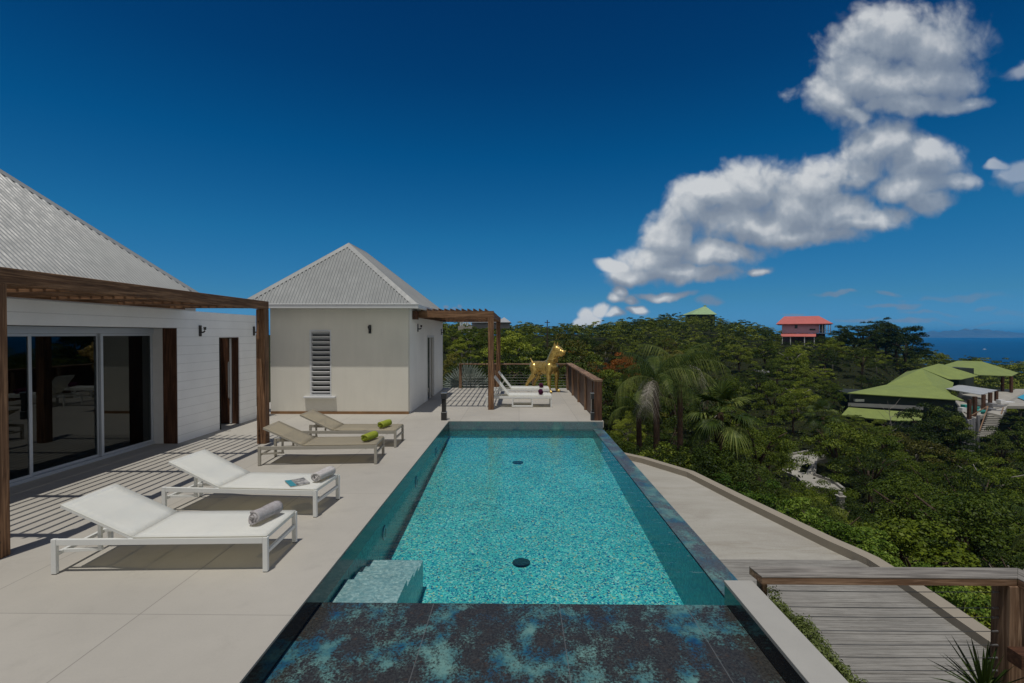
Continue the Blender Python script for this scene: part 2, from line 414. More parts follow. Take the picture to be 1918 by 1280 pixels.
simple('frame_grey', (.45,.49,.55), .4, .2, .5, .03, 4.)
simple('louvre_white', (.62,.63,.64), .45, 0, .4, .04, 5.)
simple('dark_void', (.012,.011,.010), .9, 0, .1, .1, 2.)  # near-black colour stands in for the unlit depth behind openings
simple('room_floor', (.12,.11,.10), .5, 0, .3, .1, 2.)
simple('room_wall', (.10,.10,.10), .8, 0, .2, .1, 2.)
simple('baseboard_wood', (.24,.13,.06), .6, 0, .3, .2, 3.)
simple('dark_siding', (.035,.045,.04), .8, 0, .2, .15, 1.)
simple('pink_shaded', (.16,.12,.14), .75, 0, .2, .05, 1.)  # porch shade put into the colour of the lower pink wall
simple('pink_siding', (.46,.33,.42), .75, 0, .2, .05, 1.)
simple('window_dark', (.01,.012,.014), .2, 0, .5, .1, 1.)
simple('concrete_pale', (.34,.325,.29), .85, 0, .2, .12, .8, .2)
simple('fabric_grey', (.22,.22,.23), .8, 0, .2, .08, 1.)
simple('pale_rock', (.30,.22,.14), .95, 0, .1, .3, 3., .6)
simple('trunk_bark', (.075,.055,.04), .95, 0, .1, .3, 4., .6)
simple('pale_bark', (.26,.24,.21), .95, 0, .1, .3, 4., .6)
simple('palm_bark', (.085,.055,.038), .95, 0, .1, .4, 6., .8)
simple('boat_white', (.75,.75,.75), .4, 0, .4, .03, 1.)
simple('teal_cushion', (.05,.33,.30), .8, 0, .2, .05, 2.)
simple('pool_blue', (.05,.40,.50), .2, 0, .5, .05, .5)
simple('island_rock', (.12,.13,.12), 1., 0, .05, .25, .004)
def mk_towel(name, col, col2):
    m, g, out = material(name)
    p = g.obj(); n = g.noise(p, 16., 4, .7); n2 = g.noise(p, 160., 3, .7)
    c = g.mix(g.mapr(n, .4, .65), col, col2)
    c = g.mix(1., c, g.mapr(n2, .3, .7, .75, 1.15), 'MULTIPLY')
    principled(g, out, c, .95, 0, .1, bump=g.m('ADD', n2, n), bstr=.8, bdist=.01)
mk_towel('towel_grey', (.40,.37,.37), (.52,.50,.50)); mk_towel('towel_lime', (.27,.33,.03), (.36,.40,.06)); mk_towel('towel_plum', (.07,.012,.04), (.11,.03,.075))
mk_towel('towel_pale', (.55,.52,.50), (.66,.64,.63))
def mk_gold():
    m, g, out = material('gold_lacquer')
    n = g.noise(g.obj(), 9., 4, .6)
    c = g.mix(g.mapr(n, .3, .7), (.50,.34,.085), (.64,.46,.15))
    principled(g, out, c, g.mapr(n, .3, .7, .20, .36), .62, .5, bump=g.noise(g.obj(), 26., 3, .5), bstr=.12, bdist=.01)
mk_gold()
BR = ((.15,.074,.036), (.33,.185,.098))
for ax, nm in ((0,'x'),(1,'y'),(2,'z')):
    wood('pergola_wood_'+nm, ax, *BR)
    wood('dark_wood_'+nm, ax, (.07,.030,.016), (.15,.070,.038), .5)
    wood('rail_wood_'+nm, ax, (.20,.115,.066), (.40,.265,.17))
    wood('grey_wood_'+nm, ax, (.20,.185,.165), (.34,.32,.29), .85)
def mk_boards():
    m, g, out = material('boardwalk_wood')
    p = g.pos(); s = g.n('ShaderNodeSeparateXYZ', {0: p})
    gr = g.m('PINGPONG', s.outputs[1], .007)
    n1 = g.noise(g.scale(p, (1.6, 60., 1.)), 1., 5, .65); n2 = g.noise(g.scale(p, (5., 140., 1.)), 1., 4, .6)
    n3 = g.noise(p, 1.4, 4, .6)
    c = g.ramp(n1, [(.3, (.17,.16,.145)), (.5, (.29,.28,.255)), (.7, (.37,.36,.33))])
    c = g.mix(g.mapr(n2, .52, .72, 0, .65), c, (.08,.073,.062))
    c = g.mix(g.mapr(gr, .0025, .0005, 0, .55), c, (.05,.046,.04))
    c = g.mix(1., c, g.mapr(n3, .3, .7, .82, 1.12), 'MULTIPLY')
    principled(g, out, c, .85, 0, .2, bump=g.m('ADD', n1, g.mapr(gr, 0, .003)), bstr=.3, bdist=.003)
mk_boards()
def mk_ramp():
    m, g, out = material('ramp_concrete')
    p = g.pos()
    n1 = g.noise(g.scale(p, (.6, 1.6, 1.)), 1.1, 6, .65, .8); n2 = g.noise(p, 30., 4, .7); n3 = g.noise(g.scale(p, (.35, 3.2, 1.)), 1.6, 6, .7, 1.2)
    c = g.ramp(n1, [(.3, (.33,.31,.27)), (.5, (.375,.36,.315)), (.72, (.42,.405,.365))])
    s3 = g.n('ShaderNodeSeparateXYZ', {0: p}).outputs[1]
    band = g.mapr(g.m('ADD', s3, g.m('MULTIPLY', n1, 1.2)), 9.3, 8.8, 0, 1)
    c = g.mix(g.m('MULTIPLY', g.mapr(n3, .50, .68, 0, .55), g.m('ADD', .25, g.m('MULTIPLY', band, .75))), c, (.20,.165,.105))
    c = g.mix(1., c, g.mapr(n2, .3, .7, .92, 1.07), 'MULTIPLY')
    principled(g, out, c, .9, 0, .2, bump=n2, bstr=.3, bdist=.005)
mk_ramp()
def mk_ground():
    m, g, out = material('hill_soil')
    p = g.pos()
    s = g.n('ShaderNodeSeparateXYZ', {0: p})
    n1 = g.noise(p, .35, 6, .65); n2 = g.noise(p, 3.5, 6, .7); n3 = g.noise(p, 14., 4, .7)
    green = g.ramp(n2, [(.3, (.010,.014,.005)), (.55, (.022,.026,.009)), (.75, (.05,.042,.02))])
    sand = g.ramp(n3, [(.3, (.13,.085,.05)), (.5, (.27,.19,.115)), (.7, (.38,.29,.19))])
    near = g.mapr(g.m('ADD', s.outputs[1], g.m('MULTIPLY', n1, 6.)), 14., 19., 1, 0)
    sandy = g.m('MULTIPLY', near, g.mapr(n2, .35, .5))
    patch = g.mapr(n1, .66, .72, 0, .5)
    c = g.mix(g.m('MAXIMUM', sandy, patch), green, sand)
    principled(g, out, c, 1., 0, .1, bump=g.m('ADD', n2, n3), bstr=.6, bdist=.06)
mk_ground()
LEAVES = {}
def mk_leaf(name, c0, c1, c2=None, tr=.25, patch=0.):
    k_ = 1. if name in ('leaf_silver', 'leaf_dead', 'leaf_thyme') else .80
    c0, c1 = [x*k_ for x in c0], [x*k_ for x in c1]; c2 = [x*k_ for x in c2] if c2 else None
    m, g, out = material(name)
    oi = g.n('ShaderNodeObjectInfo').outputs['Random']
    p = g.n('ShaderNodeNewGeometry')
    n = g.noise(p.outputs['Position'], 1.6, 3, .6)
    r = p.outputs['Random Per Island']
    f = g.m('ADD', g.m('MULTIPLY', r, .5), g.m('ADD', g.m('MULTIPLY', n, .5), g.m('MULTIPLY', g.m('SUBTRACT', oi, .5), .75)))
    if patch: f = g.m('ADD', g.m('MULTIPLY', r, .35), g.mapr(g.noise(p.outputs['Position'], patch, 2, .5), .36, .64, -.1, .8))
    stops = [(.2, c0), (.75, c1)]
    if c2: stops = [(.2, c0), (.6, c1), (.9, c2)]
    c = g.ramp(f, stops)
    d = g.n('ShaderNodeBsdfPrincipled', {'Base Color': c, 'Roughness': .5, 'Specular IOR Level': .14})
    t = g.n('ShaderNodeBsdfTranslucent', {'Color': g.mix(1., c, (1.1,1.25,.5), 'MULTIPLY')})
    mx = g.n('ShaderNodeMixShader', {0: tr, 1: d.outputs[0], 2: t.outputs[0]})
    g.nt.links.new(mx.outputs[0], out.inputs[0])
mk_leaf('leaf_dark', (.022,.040,.006), (.056,.086,.011), (.12,.155,.022), .07)
mk_leaf('leaf_mid', (.044,.074,.007), (.110,.155,.014), (.21,.25,.032), .10)
mk_leaf('leaf_lime', (.075,.112,.008), (.175,.225,.018), (.31,.355,.045), .13)
mk_leaf('leaf_olive', (.060,.062,.010), (.135,.135,.019), (.24,.225,.042), .10)
mk_leaf('leaf_flame', (.045,.070,.008), (.12,.11,.014), (.34,.095,.014), .10)
mk_leaf('leaf_glossy', (.034,.074,.008), (.092,.165,.016), (.21,.30,.042), .16)
mk_leaf('leaf_palm', (.036,.064,.012), (.090,.13,.024), (.22,.26,.07), .10)
mk_leaf('leaf_dead', (.19,.17,.14), (.33,.30,.26), (.50,.46,.41), .1)
mk_leaf('leaf_silver', (.21,.25,.22), (.33,.37,.33), (.46,.50,.46), .1)
mk_leaf('leaf_thyme', (.07,.095,.028), (.14,.175,.050), (.22,.26,.095), .2)
mk_leaf('leaf_far', (.032,.054,.007), (.115,.150,.016), (.25,.285,.038), .08, .21)
def mk_mag():
    m, g, out = material('magazine_cover')
    s = g.n('ShaderNodeSeparateXYZ', {0: g.obj()})
    n = g.noise(g.obj(), 14., 4, .6)
    pic = g.ramp(n, [(.35, (.06,.07,.08)), (.5, (.28,.27,.26)), (.62, (.48,.47,.45))])
    c = g.mix(g.mapr(s.outputs[0], -.045, -.04, 1, 0), pic, (.02,.26,.33))
    principled(g, out, c, .3, 0, .5)
mk_mag()
simple('paper', (.7,.7,.68), .8)
# ------------------------------------------------------------------ ground height
UY = [3, 6, 10, 15, 22, 35, 55, 75, 100, 130, 150, 170, 200, 230, 300, 500, 1000, 2200]
UT = {
 -1.4:[-1.6,-1.6,-1.7,-1.8,-2,-2,-1,0,1,1.5,1.5,1.5,1,0,-8,-40,-80,-90],
 -.15:[-1.6,-1.6,-1.7,-1.9,-2.8,-3.6,-3,-1.6,.2,1.6,1.8,1.6,.5,-2,-12,-45,-80,-90],
 .10:[-1.6,-1.6,-1.7,-1.9,-3.4,-5,-5,-4,-2,.5,1.4,1.7,1.5,0,-10,-45,-80,-90],
 .35:[-1.5,-1.35,-1.3,-2.2,-5,-6.5,-7,-6,-4,-1,1,3,5.6,7.5,3,-35,-80,-90],
 .56:[-1.4,-1.25,-1.6,-4,-6,-7.5,-8,-7,-4.2,-1,-.6,-.9,-2.5,-4,-12,-45,-80,-90],
 .70:[-1.3,-1.2,-2.4,-5,-7,-9,-10,-9,-4.6,-1.3,-1.8,-4,-8,-12,-25,-50,-80,-90],
 .80:[-1.2,-1.2,-3.0,-5.5,-7.6,-10,-12,-12.5,-11,-8.3,-7,-8,-13,-18,-30,-55,-80,-90],
 .95:[-1.2,-1.3,-3.6,-6,-8.2,-11,-13,-13.2,-13,-11.2,-9.8,-11,-16,-21,-32,-58,-80,-90],
 1.2:[-1.2,-1.4,-4,-6.4,-8.6,-11.4,-13.5,-14,-14,-13,-12,-13,-18,-24,-34,-60,-80,-90],
 1.9:[-1.3,-1.6,-4.4,-7,-9,-12,-14,-15,-15,-15,-15,-16,-20,-26,-36,-60,-80,-90]}
for u in UT:
    for j_, dz_ in enumerate((.45,.45,.45,.35,.15)): UT[u][j_] -= dz_
_us = np.array(sorted(UT)); _T = np.array([UT[u] for u in _us]); _ly = np.log(np.array(UY, float))
def ground_z(X, Y):
    Y = max(Y, 3.); u = min(max(X/max(Y, 3.), -1.4), 1.9); ly = math.log(min(Y, 2199.))
    i = int(np.clip(np.searchsorted(_us, u)-1, 0, len(_us)-2)); j = int(np.clip(np.searchsorted(_ly, ly)-1, 0, len(_ly)-2))
    a = (u-_us[i])/(_us[i+1]-_us[i]); b = (ly-_ly[j])/(_ly[j+1]-_ly[j])
    a = a*a*(3-2*a)
    z = (1-a)*((1-b)*_T[i,j]+b*_T[i,j+1]) + a*((1-b)*_T[i+1,j]+b*_T[i+1,j+1])
    k = min(1., max(0., (Y-14)/20.))
    return float(z + k*(.55*math.sin(X*.31+Y*.13)*math.cos(Y*.23-X*.07)+.3*math.sin(X*.83+1.)*math.sin(Y*.71)))
def screen(X, Y, Z):
    "where a point falls in the photograph, used only to keep trees out of the gaps they leave open there"
    return 971+940*X/Y, 626-940*(Z-EYE)/Y
yl = np.concatenate([np.linspace(-6, 3, 4), np.geomspace(3.6, 2200, 120)])
ul = np.linspace(-1.4, 1.9, 150)
gm_ = MB(); vs = []; fs = []
for y in yl:
    ye = max(y, 6.)
    for u in ul: vs.append((u*ye*1.0, y, ground_z(u*ye, ye) if y >= 6 else ground_z(u*6, 6)))
nu = len(ul)
for i in range(len(yl)-1):
    for j in range(nu-1): fs.append((i*nu+j, i*nu+j+1, (i+1)*nu+j+1, (i+1)*nu+j))
gm_.add(vs, fs); struct(gm_.build('terrain', 'hill_soil', smooth=True))
# sea out to the horizon
sm = MB(); sm.add([(-9000,400,-60),(12000,400,-60),(12000,8300,-60),(-9000,8300,-60)], [(0,1,2,3)])
struct(sm.build('sea', 'sea_water'))
# island beyond the sea
im = MB(); vs = []; fs = []; N = 160
def isl(x):
    t = (x-971-940*.72)/940.
    h = 95*math.exp(-((x-1830)/60.)**2) + 70*math.exp(-((x-1885)/55.)**2) + 55*math.exp(-((x-1765)/45.)**2) + 25*math.exp(-((x-1725)/25.)**2) + 45*math.exp(-((x-1960)/60.)**2)
    return max(0., h + 7*math.sin(x*.21)+5*math.sin(x*.5+1) + 4*math.sin(x*1.1))
for i in range(N):
    x = 1640 + (2120-1640)*i/(N-1); X = (x-971)/940.
    edge = min(1, i/12., (N-1-i)/12.)
    for k, (yy_, f) in enumerate(((8290,0),(8500,.45),(8800,.85),(9100,1.),(9600,.5),(10200,0))):
        h = isl(x)*f*edge*(1+.15*math.sin(i*.9+k*2))
        vs.append((X*8500+ (yy_-8500)*.3, yy_, -61+h))
for i in range(N-1):
    for k in range(5): fs.append((i*6+k, (i+1)*6+k, (i+1)*6+k+1, i*6+k+1))
im.add(vs, fs); struct(im.build('distant_island_hills', 'island_rock', smooth=True))

# ------------------------------------------------------------------ deck, pool, ramp
d = MB()
d.prism([(-8.2,-2),(-1.8,-2),(-1.8,12.94),(2.2,12.94),(2.2,20.95),(-8.2,20.95)], -.16, 0)
struct(d.build('deck', 'deck_tile'))
b = MB(); b.box(-8.1,2.14,13.2,20.9,-3.6,-.17); b.box(-8.1,-2.1,-2,13.19,-3.6,-.17)
struct(b.build('deck_foundation', 'white_render'))
XL, XR, YN, YF, WZ = -1.8, 1.92, 4.53, 12.94, -.205
fz = lambda y: -.89+.0635*(y-5.83)
pool = thing('pool', None, None); pool['kind'] = 'structure'
f = MB(); f.add([(XL,YN-.0,fz(YN)),(XR,YN,fz(YN)),(XR,YF,fz(YF)),(XL,YF,fz(YF))], [(0,1,2,3)]); f.build('pool_floor', 'pool_mosaic', pool)
w = MB()
w.add([(XL,YN,fz(YN)),(XL,YF,fz(YF)),(XL,YF,WZ-.01),(XL,YN,WZ-.01)], [(0,1,2,3)])
w.add([(XR,YN,fz(YN)),(XR,YN,WZ-.008),(XR,YF,WZ-.008),(XR,YF,fz(YF))], [(0,1,2,3)])
w.add([(XL,YF,fz(YF)),(XR,YF,fz(YF)),(XR,YF,WZ-.01),(XL,YF,WZ-.01)], [(0,1,2,3)])
w.add([(XL,YN,fz(YN)),(XL,YN,WZ-.03),(XR,YN,WZ-.03),(XR,YN,fz(YN))], [(0,1,2,3)])
w.build('pool_wall', 'pool_mosaic_wall', pool)
t = MB(); t.box(XL-.03,XL+.004,2.,YF,WZ-.02,-.018); t.build('tile_band', 'black_tile', pool)
t = MB(); t.box(XL+.004,XR+.26,YF-.004,YF+.03,WZ-.04,-.018); t.build('tile_band', 'patina_band', pool)
st = MB()
for (y0, y1, z) in ((YN+.01,5.18,-.31),(5.18,5.50,-.385),(5.50,5.75,-.44),(5.75,6.05,-.50)): st.box(XL+.002,-1.16,y0,y1-.002,-.95,z)
st.build('pool_steps', 'step_mosaic', pool)
def disc(mb, c, n, r, k=20, rin=0.):
    n = Vector(n); a = n.orthogonal().normalized(); b_ = n.cross(a)
    c = Vector(c); pts = [c+(a*math.cos(2*math.pi*i/k)+b_*math.sin(2*math.pi*i/k))*r for i in range(k)]
    if rin:
        q = [c+(a*math.cos(2*math.pi*i/k)+b_*math.sin(2*math.pi*i/k))*rin for i in range(k)]
        mb.add(pts+q, [(i, (i+1) % k, k+(i+1) % k, k+i) for i in range(k)])
    else: mb.add(pts, [tuple(range(k))])
for (y, z) in ((6.68,-.42),(8.80,-.36),(10.93,-.32)):
    l = MB(); disc(l, (XL+.012,y,z), (1,0,0), .095, 24, .06); l.tube([(XL+.002,y,z),(XL+.013,y,z)], [.097,.095], 24, False)
    fr_ = l.build('pool_light', 'frame_grey', pool)
    l = MB(); disc(l, (XL+.008,y,z), (1,0,0), .062, 24); l.build('lens', 'window_dark', fr_)
for (x, y) in ((.04,6.72),(-.01,10.95)):
    zz = fz(y)+.012
    l = MB(); l.tube([(x,y,zz-.02),(x,y,zz),(x,y,zz+.004)], [.125,.12,.10], 24); l.build('pool_drain', 'window_dark', pool)
wa = MB(); wa.add([(XL+.004,YN,WZ),(XR,YN,WZ),(XR,YF-.004,WZ),(XL+.004,YF-.004,WZ)], [(0,1,2,3)])
struct(wa.build('pool_water', 'pool_water'))
s_ = MB(); s_.box(XL,1.88,.3,YN-.004,-.6,WZ+.004); struct(s_.build('overflow_ledge', 'patina_tile'))
e = MB(); e.prism([(XR+.01,4.583),(2.2,4.583),(2.2,YF-.006),(XR+.01,YF-.006)], -3.4, [WZ+.002,WZ-.012,WZ-.012,WZ+.002]); e.box(XR+.01,1.95,YN,4.58,-3.4,WZ-.006)
struct(e.build('infinity_edge', 'patina_edge'))
lw = thing('low_wall', 'low pale capped wall with dark glossy tiled side beside the mottled ledge', 'wall', (2.,3.,0))
c = MB(); c.box(1.878,2.135,-1,4.58,-.035,0); c.build('coping', 'grey_coping', lw, bevel=.004)
c = MB(); c.box(1.883,2.12,-1,4.575,-1.9,-.036); c.build('tiled_side', 'black_tile', lw)
# ramp and boardwalk below the pool
RZ = -1.4
KS = (EYE-RZ)/3.25   # plan of the ramp was measured for a level of -1.0
KIN = [(4.78,-1),(4.785,4),(4.791,5.15),(4.81,5.53),(4.838,5.98),(4.86,6.53),(4.858,7.02),(4.80,7.25),(4.682,7.61),(4.481,8.45),(4.172,9.74),(3.821,11.4),(3.103,12.62),(2.45,13.35),(2.1,13.6)]
KIN = [(x*KS, y*KS) for x, y in KIN]
def off(P, dd):
    out = []
    for i in range(len(P)):
        a = Vector((*P[max(i-1,0)],0)); b2 = Vector((*P[min(i+1,len(P)-1)],0)); t2 = (b2-a).normalized(); n2 = Vector((t2.y,-t2.x,0))
        out.append((P[i][0]+n2.x*dd, P[i][1]+n2.y*dd))
    return out
KO = off(KIN, .21)
ra = MB(); ra.prism([(2.19,8.085),(5.40,8.09)]+KIN[8:], RZ-.4, RZ); struct(ra.build('concrete_ramp', 'ramp_concrete'))
bw = thing('boardwalk', None, None); bw['kind'] = 'structure'
y = 2.2
while y < 8.06:
    x1 = np.interp(y, [k[1] for k in KIN], [k[0] for k in KIN])
    bb = MB(); bb.box(2.14,float(x1)+.02,y,min(y+.138,8.075),RZ-.06,RZ+.03+rnd.uniform(-.0015,.0015)); bb.build('board', 'boardwalk_wood', bw, bevel=.003)
    y += .143
kb = MB()
for i in range(len(KIN)-1):
    kb.prism([KIN[i], KO[i], KO[i+1], KIN[i+1]], -2.6, RZ+.14)
struct(kb.build('kerb', 'kerb_concrete'))

# ------------------------------------------------------------------ corrugated hip roofs
def corrugated(mb, A, B, Ra, Rb, pitch=.090, amp=.015, ns=10):
    A, B, Ra, Rb = map(Vector, (A, B, Ra, Rb)); L = (B-A).length; e_ = (B-A)/L
    nrm = (B-A).cross(Ra-A).normalized()
    if nrm.z < 0: nrm = -nrm
    f_ = nrm.cross(e_);  f_ = f_ if f_.z > 0 else -f_
    sa = (Ra-A).dot(e_); sb = (Rb-A).dot(e_); tm = (Ra-A).dot(f_)
    n = int(L/pitch*ns); ss = sorted(set([L*i/n for i in range(n+1)] + [sa, sb])); vs = []; fs = []
    for s0 in ss:
        t_ = tm*(s0/sa) if s0 < sa else (tm if s0 <= sb else tm*(L-s0)/(L-sb))
        o_ = nrm*amp*math.sin(2*math.pi*s0/pitch)
        vs += [A+e_*s0+o_, A+e_*s0+f_*max(t_,.0)+o_]
    for i in range(len(ss)-1): fs.append((2*i, 2*i+2, 2*i+3, 2*i+1))
    mb.add(vs, fs)
def hip_roof(parent, x0, x1, y0, y1, z, rx0, ry0, rx1, ry1, rz, mat, cap=.16, corr=True):
    c = [(x0,y0,z),(x1,y0,z),(x1,y1,z),(x0,y1,z)]; a = (rx0,ry0,rz); b_ = (rx1,ry1,rz)
    r = MB()
    alongy = abs(ry1-ry0) > abs(rx1-rx0)
    if alongy: pl = [(c[0],c[1],a,a),(c[1],c[2],a,b_),(c[2],c[3],b_,b_),(c[3],c[0],b_,a)]
    else: pl = [(c[0],c[1],a,b_),(c[1],c[2],b_,b_),(c[2],c[3],b_,a),(c[3],c[0],a,a)]
    for (A, B, Ra, Rb) in pl: corrugated(r, A, B, Ra, Rb)
    ro = r.build('roof', mat, parent, smooth=True)
    k = MB()
    hips = [(c[0],a),(c[1],a),(c[2],b_),(c[3],b_)] if alongy else [(c[0],a),(c[1],b_),(c[2],b_),(c[3],a)]
    lines = hips+[(a, b_)]
    for (A, B, Ra, Rb) in pl:
        A, B, Ra, Rb = map(Vector, (A, B, Ra, Rb)); nr = (B-A).cross(Ra-A).normalized(); nr = nr if nr.z > 0 else -nr
        cen = (A+B+Ra+Rb)/4; es = [(A, Ra), (B, Rb)] + ([(Ra, Rb)] if (Ra-Rb).length > .01 else [])
        for (p, q) in es:
            d_ = (q-p).normalized(); i_ = nr.cross(d_); i_ = i_ if i_.dot(cen-p) > 0 else -i_
            o1 = nr*.016; p2 = p+d_*.02
            P4 = [p2+o1, q+o1, q+o1+i_*cap-nr*.004, p2+d_*cap*.8+o1+i_*cap-nr*.004]
            k.add(P4+[v-nr*.006 for v in P4], [(0,1,2,3),(7,6,5,4),(0,4,5,1),(1,5,6,2),(2,6,7,3),(3,7,4,0)])
    for (p, q) in lines: k.tube([Vector(p)+Vector((0,0,.012)), Vector(q)+Vector((0,0,.012))], .012, 6)
    k.build('ridge_cap', mat, ro)
    return ro

# ------------------------------------------------------------------ house beside the terrace
h1 = thing('house', 'white clapboard house with grey corrugated hip roof and glass sliding doors', 'house', (-7.,8.,0))
wl = MB(); WT = 2.742
wl.box(-7.25,-7,-2,10.2,2.375,WT); wl.box(-7.25,-7,10.2,11.645,0,WT); wl.box(-7.25,-7,11.645,12.49,2.17,WT); wl.box(-7.25,-7,12.49,13.3,0,WT)
wl.build('wall', 'white_siding', h1)
wl = MB(); wl.box(-15.2,-7.9,-1.9,-1.7,0,3.0); wl.box(-15.2,-7.9,12.0,12.2,0,3.0); wl.box(-8.05,-7.9,-1.7,12.,2.4,3.02); wl.box(-15.2,-15.,-1.7,12.,0,3.); wl.box(-7.62,-7.28,10.21,10.4,0,2.36)
wl.build('inner_wall', 'white_render', h1)
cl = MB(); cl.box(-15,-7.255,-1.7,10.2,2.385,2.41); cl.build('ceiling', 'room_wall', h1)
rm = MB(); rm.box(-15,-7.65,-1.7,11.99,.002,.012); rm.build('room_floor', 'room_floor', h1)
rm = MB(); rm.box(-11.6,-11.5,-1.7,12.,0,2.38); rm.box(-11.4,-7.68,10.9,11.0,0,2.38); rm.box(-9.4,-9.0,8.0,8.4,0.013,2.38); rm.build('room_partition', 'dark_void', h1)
rm = MB(); rm.box(-10.8,-9.9,5.2,7.6,.013,.42); rm.box(-11.0,-10.78,5.2,7.6,.013,.8); rm.build('sofa', 'fabric_grey', h1, bevel=.04)
jb = MB(); jb.box(-7.285,-7.0-.002,10.183,10.198,0,2.368); jb.build('door_jamb', 'dark_wood_z', h1)
jb = MB(); jb.box(-7.56,-7.288,10.176,10.205,0,2.368); jb.build('jamb_lining', 'louvre_white', h1)
sd = MB(); sd.box(-7.60,-7.46,-1.5,10.175,0.0,.05); sd.box(-7.60,-7.46,-1.5,10.175,2.26,2.37)
sf = sd.build('sliding_door_frame', 'frame_grey', h1, bevel=.004)
edges = [10.17, 8.92, 7.62, 6.3, 5.0, 3.7]
for i in range(len(edges)-1):
    xo = -7.50 if i % 2 == 0 else -7.55
    a, b_ = edges[i]-.005, edges[i+1]-.03
    p = MB(); p.box(xo-.02,xo+.02,a-.05,a,.052,2.258); p.box(xo-.02,xo+.02,b_,b_+.055,.052,2.258); p.box(xo-.018,xo+.018,b_+.056,a-.051,.052,.095); p.box(xo-.018,xo+.018,b_+.056,a-.051,2.215,2.258)
    dr = p.build('sliding_door', 'frame_grey', h1, bevel=.003)
    q = MB(); q.box(xo-.004,xo+.004,b_+.054,a-.049,.09,2.22); q.build('door_glass', 'dark_glass', dr)
    if i == 1:
        q = MB(); q.box(xo+.021,xo+.045,b_+.02,b_+.05,.95,1.15); q.build('door_handle', 'steel', dr)
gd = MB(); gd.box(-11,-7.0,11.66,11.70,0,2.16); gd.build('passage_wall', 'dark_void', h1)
dj = MB(); dj.box(-7.249,-7.02,12.475,12.489,.0,2.165); dj.box(-7.249,-7.02,11.646,12.474,2.15,2.168); dj.build('door_jamb', 'dark_wood_z', h1)
dd = MB(); dd.box(-7.95,-7.20,12.42,12.472,.02,2.14); ddo = dd.build('door', 'dark_wood_z', h1)
dd = MB(); dd.box(-7.199,-7.185,12.40,12.474,.02,2.14); dd.build('door_edge', 'louvre_white', ddo)
dd = MB(); dd.tube([(-7.22,12.41,.65),(-7.20,12.36,.68),(-7.20,12.36,1.52),(-7.22,12.41,1.55)], .014, 8); dd.build('door_handle', 'steel', ddo)
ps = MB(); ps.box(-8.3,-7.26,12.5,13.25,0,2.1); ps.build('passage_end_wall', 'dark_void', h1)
hip_roof(h1, -15.6,-7.5,-2.3,12.15,3.06, -11.55,1.75,-11.55,8.1,6.85, 'zinc_roof')
gt = MB(); gt.box(-7.56,-7.45,-2.3,12.2,2.93,3.05); gt.box(-15.6,-7.57,12.1,12.2,2.93,3.05); gt.build('gutter', 'louvre_white', h1)

# ------------------------------------------------------------------ second house
h2 = thing('house', 'small cream house with pyramid corrugated roof and louvred window', 'house', (-5.,14.03,0))
X0, X1, Y0 = -6.98, -3.09, 14.03
WX0, WX1, WZ0, WZ1 = -5.865, -5.257, .51, 2.37
w = MB(); w.box(X0,WX0,Y0,Y0+.2,.06,3.0); w.box(WX1,X1-.0,Y0,Y0+.2,.06,3.0); w.box(WX0,WX1,Y0,Y0+.2,.06,WZ0); w.box(WX0,WX1,Y0,Y0+.2,WZ1,3.0)
w.build('front_wall', 'cream_render', h2)
w = MB()
w.box(X1-.2,X1+.002,Y0+.2,16.9,0,3.0); w.box(X1-.2,X1+.002,16.9,18.3,2.2,3.0); w.box(X1-.2,X1+.002,18.3,18.35,0,3.0); w.box(X1-.2,X1+.002,18.35,20.45,0,2.79); w.box(X0,X0+.2,Y0+.2,20.45,0,2.79); w.box(X0+.2,X1-.2,20.25,20.45,0,2.79); w.box(X0+.2,X1-.2,18.1,18.34,2.7,3.0)
w.build('side_wall', 'white_render', h2)
bb = MB(); bb.box(X0,X1+.012,Y0-.014,Y0-.002,0,.075); bb.build('baseboard', 'baseboard_wood', h2)
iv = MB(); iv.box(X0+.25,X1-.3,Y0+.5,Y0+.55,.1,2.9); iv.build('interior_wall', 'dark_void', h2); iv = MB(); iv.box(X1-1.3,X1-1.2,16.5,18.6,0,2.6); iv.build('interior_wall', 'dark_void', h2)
lf = MB()
for (a,b_,c_,d_) in ((WX0,WX0+.05,WZ0,WZ1),(WX1-.035,WX1,WZ0,WZ1),(WX0+.05,WX1-.035,WZ1-.05,WZ1),(WX0+.05,WX1-.035,WZ0,WZ0+.04)): lf.box(a,b_,Y0-.012,Y0+.10,c_,d_)
win = lf.build('louvred_window', 'louvre_white', h2, bevel=.003)
lv = MB(); nl = 13
for i in range(nl):
    z = WZ0+.075+(WZ1-WZ0-.16)*i/(nl-1)
    lv.beam((WX0+.055,Y0+.045,z),(WX1-.04,Y0+.045,z),.165,.012,up=(0,.75,1))
lv.build('louvre', 'louvre_white', win)
s = MB(); s.box(WX0-.15,WX1+.13,Y0-.11,Y0-.001,WZ0-.055,WZ0-.005); s.build('sill', 'louvre_white', win, bevel=.006)
hip_roof(h2, -7.70,-2.76,13.72,18.45,3.07, -5.20,15.37,-5.20,17.1,5.03, 'zinc_roof', .13)
gt = MB()
gt.box(-7.72,-2.72,13.62,13.72,2.955,3.065); gt.box(-2.83,-2.72,13.72,18.5,2.955,3.065); gt.box(-7.73,-2.71,13.605,13.64,3.05,3.078)
gt.box(-7.72,-2.84,13.72,14.02,2.975,2.99); gt.box(-3.08,-2.84,14.02,18.4,2.975,2.99)
gt.build('gutter', 'louvre_white', h2, bevel=.01)
sf = MB(); sf.box(X1-.06,X1+.02,16.88,16.95,0,2.2); sf.box(X1-.06,X1+.02,18.22,18.29,0,2.2); sf.box(X1-.06,X1+.02,16.95,18.22,2.13,2.2); sf.box(X1-.06,X1+.0,17.55,17.62,0,2.13)
fr2 = sf.build('sliding_door', 'louvre_white', h2)
